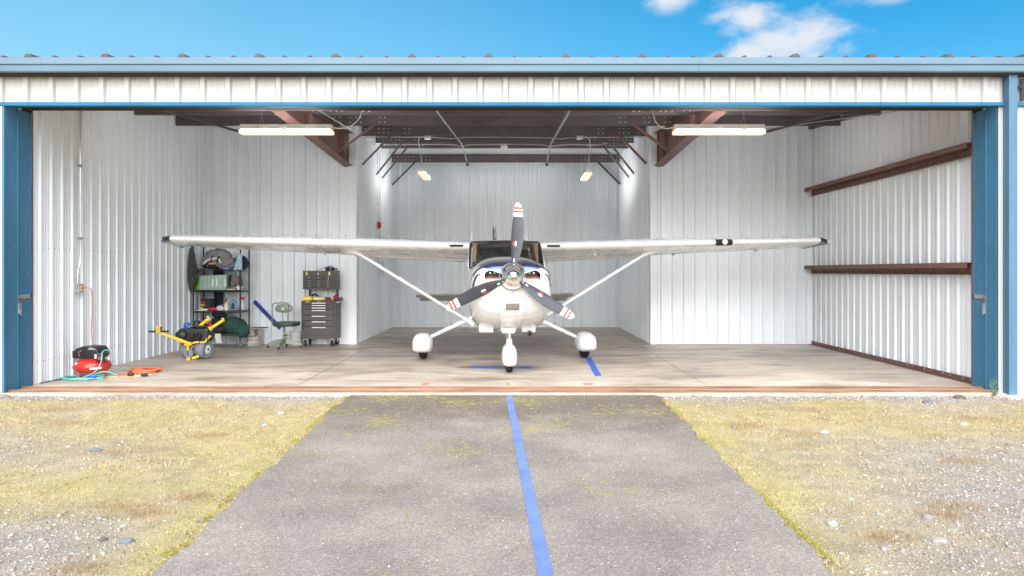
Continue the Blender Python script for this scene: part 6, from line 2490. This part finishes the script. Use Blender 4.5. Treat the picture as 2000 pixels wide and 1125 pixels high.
def pebbles(name, x, y, size, cols, flat=(.35, .75)):
    n = len(x)
    jit = 1 + .38 * (rng.random((n, len(IV))) - .5)
    V = IV[None] * jit[..., None]
    sc = np.stack([size * rng.uniform(.8, 1.4, n), size * rng.uniform(.7, 1.2, n), size * rng.uniform(*flat, n)], 1)
    V = V * sc[:, None, :]
    a = rng.random(n) * 6.283
    c, s = np.cos(a)[:, None], np.sin(a)[:, None]
    X = V[..., 0] * c - V[..., 1] * s + x[:, None]
    Y = V[..., 0] * s + V[..., 1] * c + y[:, None]
    Z = V[..., 2] + (ground_z(x, y) + sc[:, 2] * .35)[:, None]
    F = (IF[None] + (np.arange(n) * len(IV))[:, None, None]).reshape(-1, 3)
    me = np_mesh(name, np.stack([X, Y, Z], -1).reshape(-1, 3), F)
    col_attr(me, np.repeat(cols, len(IV), axis=0))
    return me


x, y = visible_points(95000, power=.85)
m_ = moss_at(x, y)
k = rng.random(len(x)) < np.clip(1.0 - m_ * 1.0, .07, 1) * .9
x, y = x[k], y[k]
n = len(x)
base = np.array([(.33, .30, .265), (.38, .35, .31), (.26, .245, .235), (.33, .27, .205), (.45, .425, .385), (.20, .18, .165), (.36, .305, .24)])
cols = base[rng.choice(len(base), n, p=(.28, .22, .14, .14, .10, .05, .07))] * rng.uniform(.8, 1.15, (n, 1))
size = np.clip(rng.lognormal(-5.15, .40, n), .003, .017)
o = place("gravel", pebbles("gravel", x, y, size, cols), "pebble_mat")
tag(o, "loose grey and tan gravel beside the driveway", "gravel", kind="stuff")
# band of coarser pebbles along the slab
nb = 2600
x = rng.uniform(-7.2, 7.2, nb); y = 8.985 - np.abs(rng.normal(0, .12, nb)) - .02
l, r = drive_edges(y)
k = (x < l) | (x > r)
x, y = x[k], y[k]
cols = base[rng.choice(len(base), len(x), p=(.26, .25, .10, .16, .14, .03, .06))] * rng.uniform(.85, 1.15, (len(x), 1))
o = place("pebble_strip", pebbles("pebble_strip", x, y, rng.uniform(.006, .020, len(x)), cols * .85), "pebble_mat")
tag(o, "coarse pebbles lying along the foot of the slab", "gravel", kind="stuff")


# moss and short dry grass: small blades standing in tufts
def blades(name, x, y, h, w, cols, lean=.9):
    n = len(x)
    a = rng.random(n) * 6.283
    la = rng.random(n) * 6.283
    ln = h * lean * rng.random(n)
    z = ground_z(x, y) - .003
    dx, dy = np.cos(a) * w, np.sin(a) * w
    P = np.stack([np.stack([x - dx, y - dy, z], 1), np.stack([x + dx, y + dy, z], 1),
                  np.stack([x + ln * np.cos(la), y + ln * np.sin(la), z + h], 1)], 1)
    me = np_mesh(name, P.reshape(-1, 3), np.arange(n * 3).reshape(-1, 3))
    col_attr(me, np.repeat(cols, 3, axis=0))
    return me


x, y = visible_points(420000, power=.8)
m_ = moss_at(x, y)
tuft = fbm(x, y, 22., 61, 2)
k = rng.random(len(x)) < np.clip(m_ * 1.15 - .08, 0, 1) * np.clip((tuft - .30) * 3.2, .05, 1)
x, y = x[k], y[k]
n = len(x)
cols = ground_colour(x, y)
dry = (fbm(x, y, 2.4, 77, 3) + .25 * rng.random(n))[:, None]
cols = np.where(dry > .74, DRY * 1.08, cols * 1.12) * rng.uniform(.45, 1.38, (n, 1))
h = rng.uniform(.004, .014, n) * (.5 + 1.6 * np.clip(tuft[k] - .25, 0, 1)) * (1 + .9 * (dry[:, 0] > .80))
o = place("moss", blades("moss", x, y, h, rng.uniform(.0025, .0055, n), cols, 1.2), "moss_mat")
tag(o, "yellow-green moss and short dry grass on both sides of the driveway", "moss", kind="stuff")

# dry grass tussocks that stand out
tus = [(-2.62, 4.75, .17), (-2.35, 4.62, .12), (-2.2, 4.95, .13), (-2.25, 3.75, .15), (-3.0, 3.72, .13), (2.75, 6.9, .2), (2.55, 6.4, .2), (2.35, 7.3, .15), (2.95, 4.75, .16), (2.75, 4.6, .12), (4.25, 5.0, .15), (3.7, 5.9, .16),
       (-3.4, 6.2, .2), (-4.6, 7.4, .2), (-2.9, 6.8, .18), (-5.2, 8.1, .2), (4.9, 7.6, .18), (3.3, 8.1, .2), (-4.0, 5.3, .18), (2.2, 4.2, .12)]
X, Y, H, C = [], [], [], []
for tx, ty, tr in tus:
    q = 650
    X.append(rng.normal(tx, tr * .75, q)); Y.append(rng.normal(ty, tr * .45, q)); H.append(rng.uniform(.012, .042, q))
    C.append(np.array((.37, .27, .155)) * rng.uniform(.7, 1.2, (q, 1)))
X, Y, H, C = np.concatenate(X), np.concatenate(Y), np.concatenate(H), np.concatenate(C)
l, r = drive_edges(Y); k = (X < l) | (X > r)
o = place("dry_grass", blades("dry_grass", X[k], Y[k], H[k], np.full(k.sum(), .0016), C[k], 1.6), "moss_mat")
tag(o, "straw coloured dry grass tussocks in the moss", "dry grass", kind="stuff")

# moss creeping over the driveway edges
ye = rng.uniform(3.2, 8.9, 22000)
l, r = drive_edges(ye)
side = rng.random(len(ye)) < .5
xe = np.where(side, l, r) + np.where(side, 1, -1) * (rng.random(len(ye)) ** 2.2 * .10 - .05)
k = fbm(xe, ye, 3.5, 91, 3) > .57
xe, ye = xe[k], ye[k]
n = len(xe)
cols = MOSS_G * rng.uniform(.7, 1.15, (n, 1))
me = blades("edge_moss", xe, ye, rng.uniform(.004, .010, n), rng.uniform(.003, .006, n), cols, 1.0)
co_ = np.empty(len(me.vertices) * 3, np.float32); me.vertices.foreach_get("co", co_)
co_ = co_.reshape(-1, 3); co_[:, 2] += .010; me.vertices.foreach_set("co", co_.ravel())
o = place("edge_moss", me, "moss_mat")
tag(o, "bright moss fringing the edges of the asphalt", "moss", kind="stuff")
# fallen grit on the asphalt
q = 5200
y = rng.uniform(3.0, 8.95, q); l, r = drive_edges(y)
x = l + (r - l) * rng.random(q)
cols = base[rng.choice(len(base), q)] * rng.uniform(.8, 1.25, (q, 1))
me = pebbles("grit", x, y, rng.uniform(.0025, .0065, q), cols)
co_ = np.empty(len(me.vertices) * 3, np.float32); me.vertices.foreach_get("co", co_)
co_ = co_.reshape(-1, 3); zg = np.repeat(ground_z(x, y), len(IV)); co_[:, 2] += (GZ + .013) - zg; me.vertices.foreach_set("co", co_.ravel())
o = place("grit", me, "pebble_mat")
tag(o, "fine pale grit scattered on the asphalt", "grit", kind="stuff")


# separate rocks one can point to
def rock(lbl, px, py, w, h, rgb, seed):
    s_ = (py - 530) / (1.53 - GZ)
    X_, Y_ = (px - 1002) / s_, 1400 / s_
    nm = "rock_%02d_stone" % seed
    mat(nm, tuple(c * .62 for c in rgb), .85, var=.2, scale=40, bump=.5, bscale=80)
    bm = bmesh.new()
    bmesh.ops.create_icosphere(bm, subdivisions=3, radius=1)
    for v in bm.verts:
        nn_ = mnoise.fractal(v.co * 1.3 + Vector((seed * 5.1, 0, 0)), 1, 2, 3)
        cell = mnoise.cell(v.co * 2.2 + Vector((seed, seed, 0)))
        v.co *= 1 + .20 * nn_ + .06 * cell
    me = bpy.data.meshes.new("rock"); bm.to_mesh(me); bm.free()
    o_ = place("rock", me, nm, smooth=35)
    o_.scale = (w / 2, w * .33, h)
    o_.rotation_euler = (0, 0, R(seed * 37 % 40 - 20))
    o_.location = (X_, Y_, float(ground_z(np.array([X_]), np.array([Y_]))[0]) + h * .35)
    tag(o_, lbl, "rock", "rocks lying in the gravel and moss")


for i, a in enumerate((
        ("flat slate-grey rock in the moss near the driveway's lower left", 246, 1060, .085, .018, (.30, .32, .36)),
        ("small dark rock left of the flat slate-grey one", 201, 1057, .05, .016, (.20, .18, .17)),
        ("small white rock above the flat slate-grey one", 241, 1030, .042, .014, (.68, .64, .58)),
        ("pale grey rock in the left moss near the upper driveway edge", 518, 833, .075, .022, (.52, .53, .55)),
        ("pinkish white rock in the left moss close to the slab", 549, 808, .08, .022, (.66, .58, .54)),
        ("grey flat rock in the middle of the left moss", 186, 880, .11, .018, (.30, .30, .32)),
        ("white rock in the right moss nearest the driveway's upper edge", 1611, 847, .08, .028, (.70, .68, .63)),
        ("cream rock in the right moss below the downspout", 1882, 831, .085, .026, (.66, .60, .52)),
        ("bright white star-like stone in the gravel right of the driveway", 1627, 1026, .055, .022, (.80, .79, .77)),
        ("broad pale rock in the lower right gravel", 1835, 1062, .085, .026, (.60, .55, .49)),
        ("flat grey rock in the right gravel above the broad pale one", 1812, 1012, .07, .018, (.46, .45, .44)),
        ("dark grey flat rock by the slab toward the right door leaf", 1816, 787, .16, .026, (.24, .24, .26)),
        ("dark brown rock by the slab left of the weed", 1874, 779, .14, .035, (.19, .15, .13)),
        ("tan rock against the foot of the downspout", 1981, 774, .11, .05, (.50, .38, .26)),
        ("brown rock between the weed and the downspout", 1948, 771, .12, .04, (.28, .21, .17)),
        ("grey rock under the left door jamb", 8, 778, .13, .035, (.34, .31, .28)),
        ("small grey rock on the right moss near the driveway", 1435, 836, .05, .018, (.34, .35, .37)))):
    rock(*a, i + 1)

# weed growing at the right door jamb
wd = thing("weed", "small green weed growing at the foot of the right door leaf", "weed", (6.02, 8.965, GZ))
st_ = MB()
for k in range(7):
    a = k * .9
    lean = .03 + .012 * k
    st_.tube([(0, 0, 0), (lean * .5 * math.cos(a), lean * .5 * math.sin(a), .05 + .01 * k), (lean * math.cos(a), lean * math.sin(a) * .6, .09 + .028 * (k % 5))], [.0035, .003, .0015], 5)
st_.build("stem", "green_plant", wd)
lf = MB()
r3 = random.Random(4)
for k in range(110):
    z_ = r3.uniform(.0, .22)
    rr = .075 * (1 - z_ / .26) + .012
    a = r3.uniform(0, 6.283)
    c = Vector((rr * r3.random() * math.cos(a), rr * r3.random() * math.sin(a), z_))
    d1 = Vector((r3.uniform(-1, 1), r3.uniform(-1, 1), r3.uniform(.1, 1))).normalized() * r3.uniform(.012, .028)
    d2 = d1.cross(Vector((r3.uniform(-1, 1), r3.uniform(-1, 1), .3))).normalized() * .005
    lf.add([c, c + d1 * .5 + d2, c + d1, c + d1 * .5 - d2], [(0, 1, 2, 3)])
lf.build("leaves", "green_plant", wd).__setitem__("kind", "stuff")
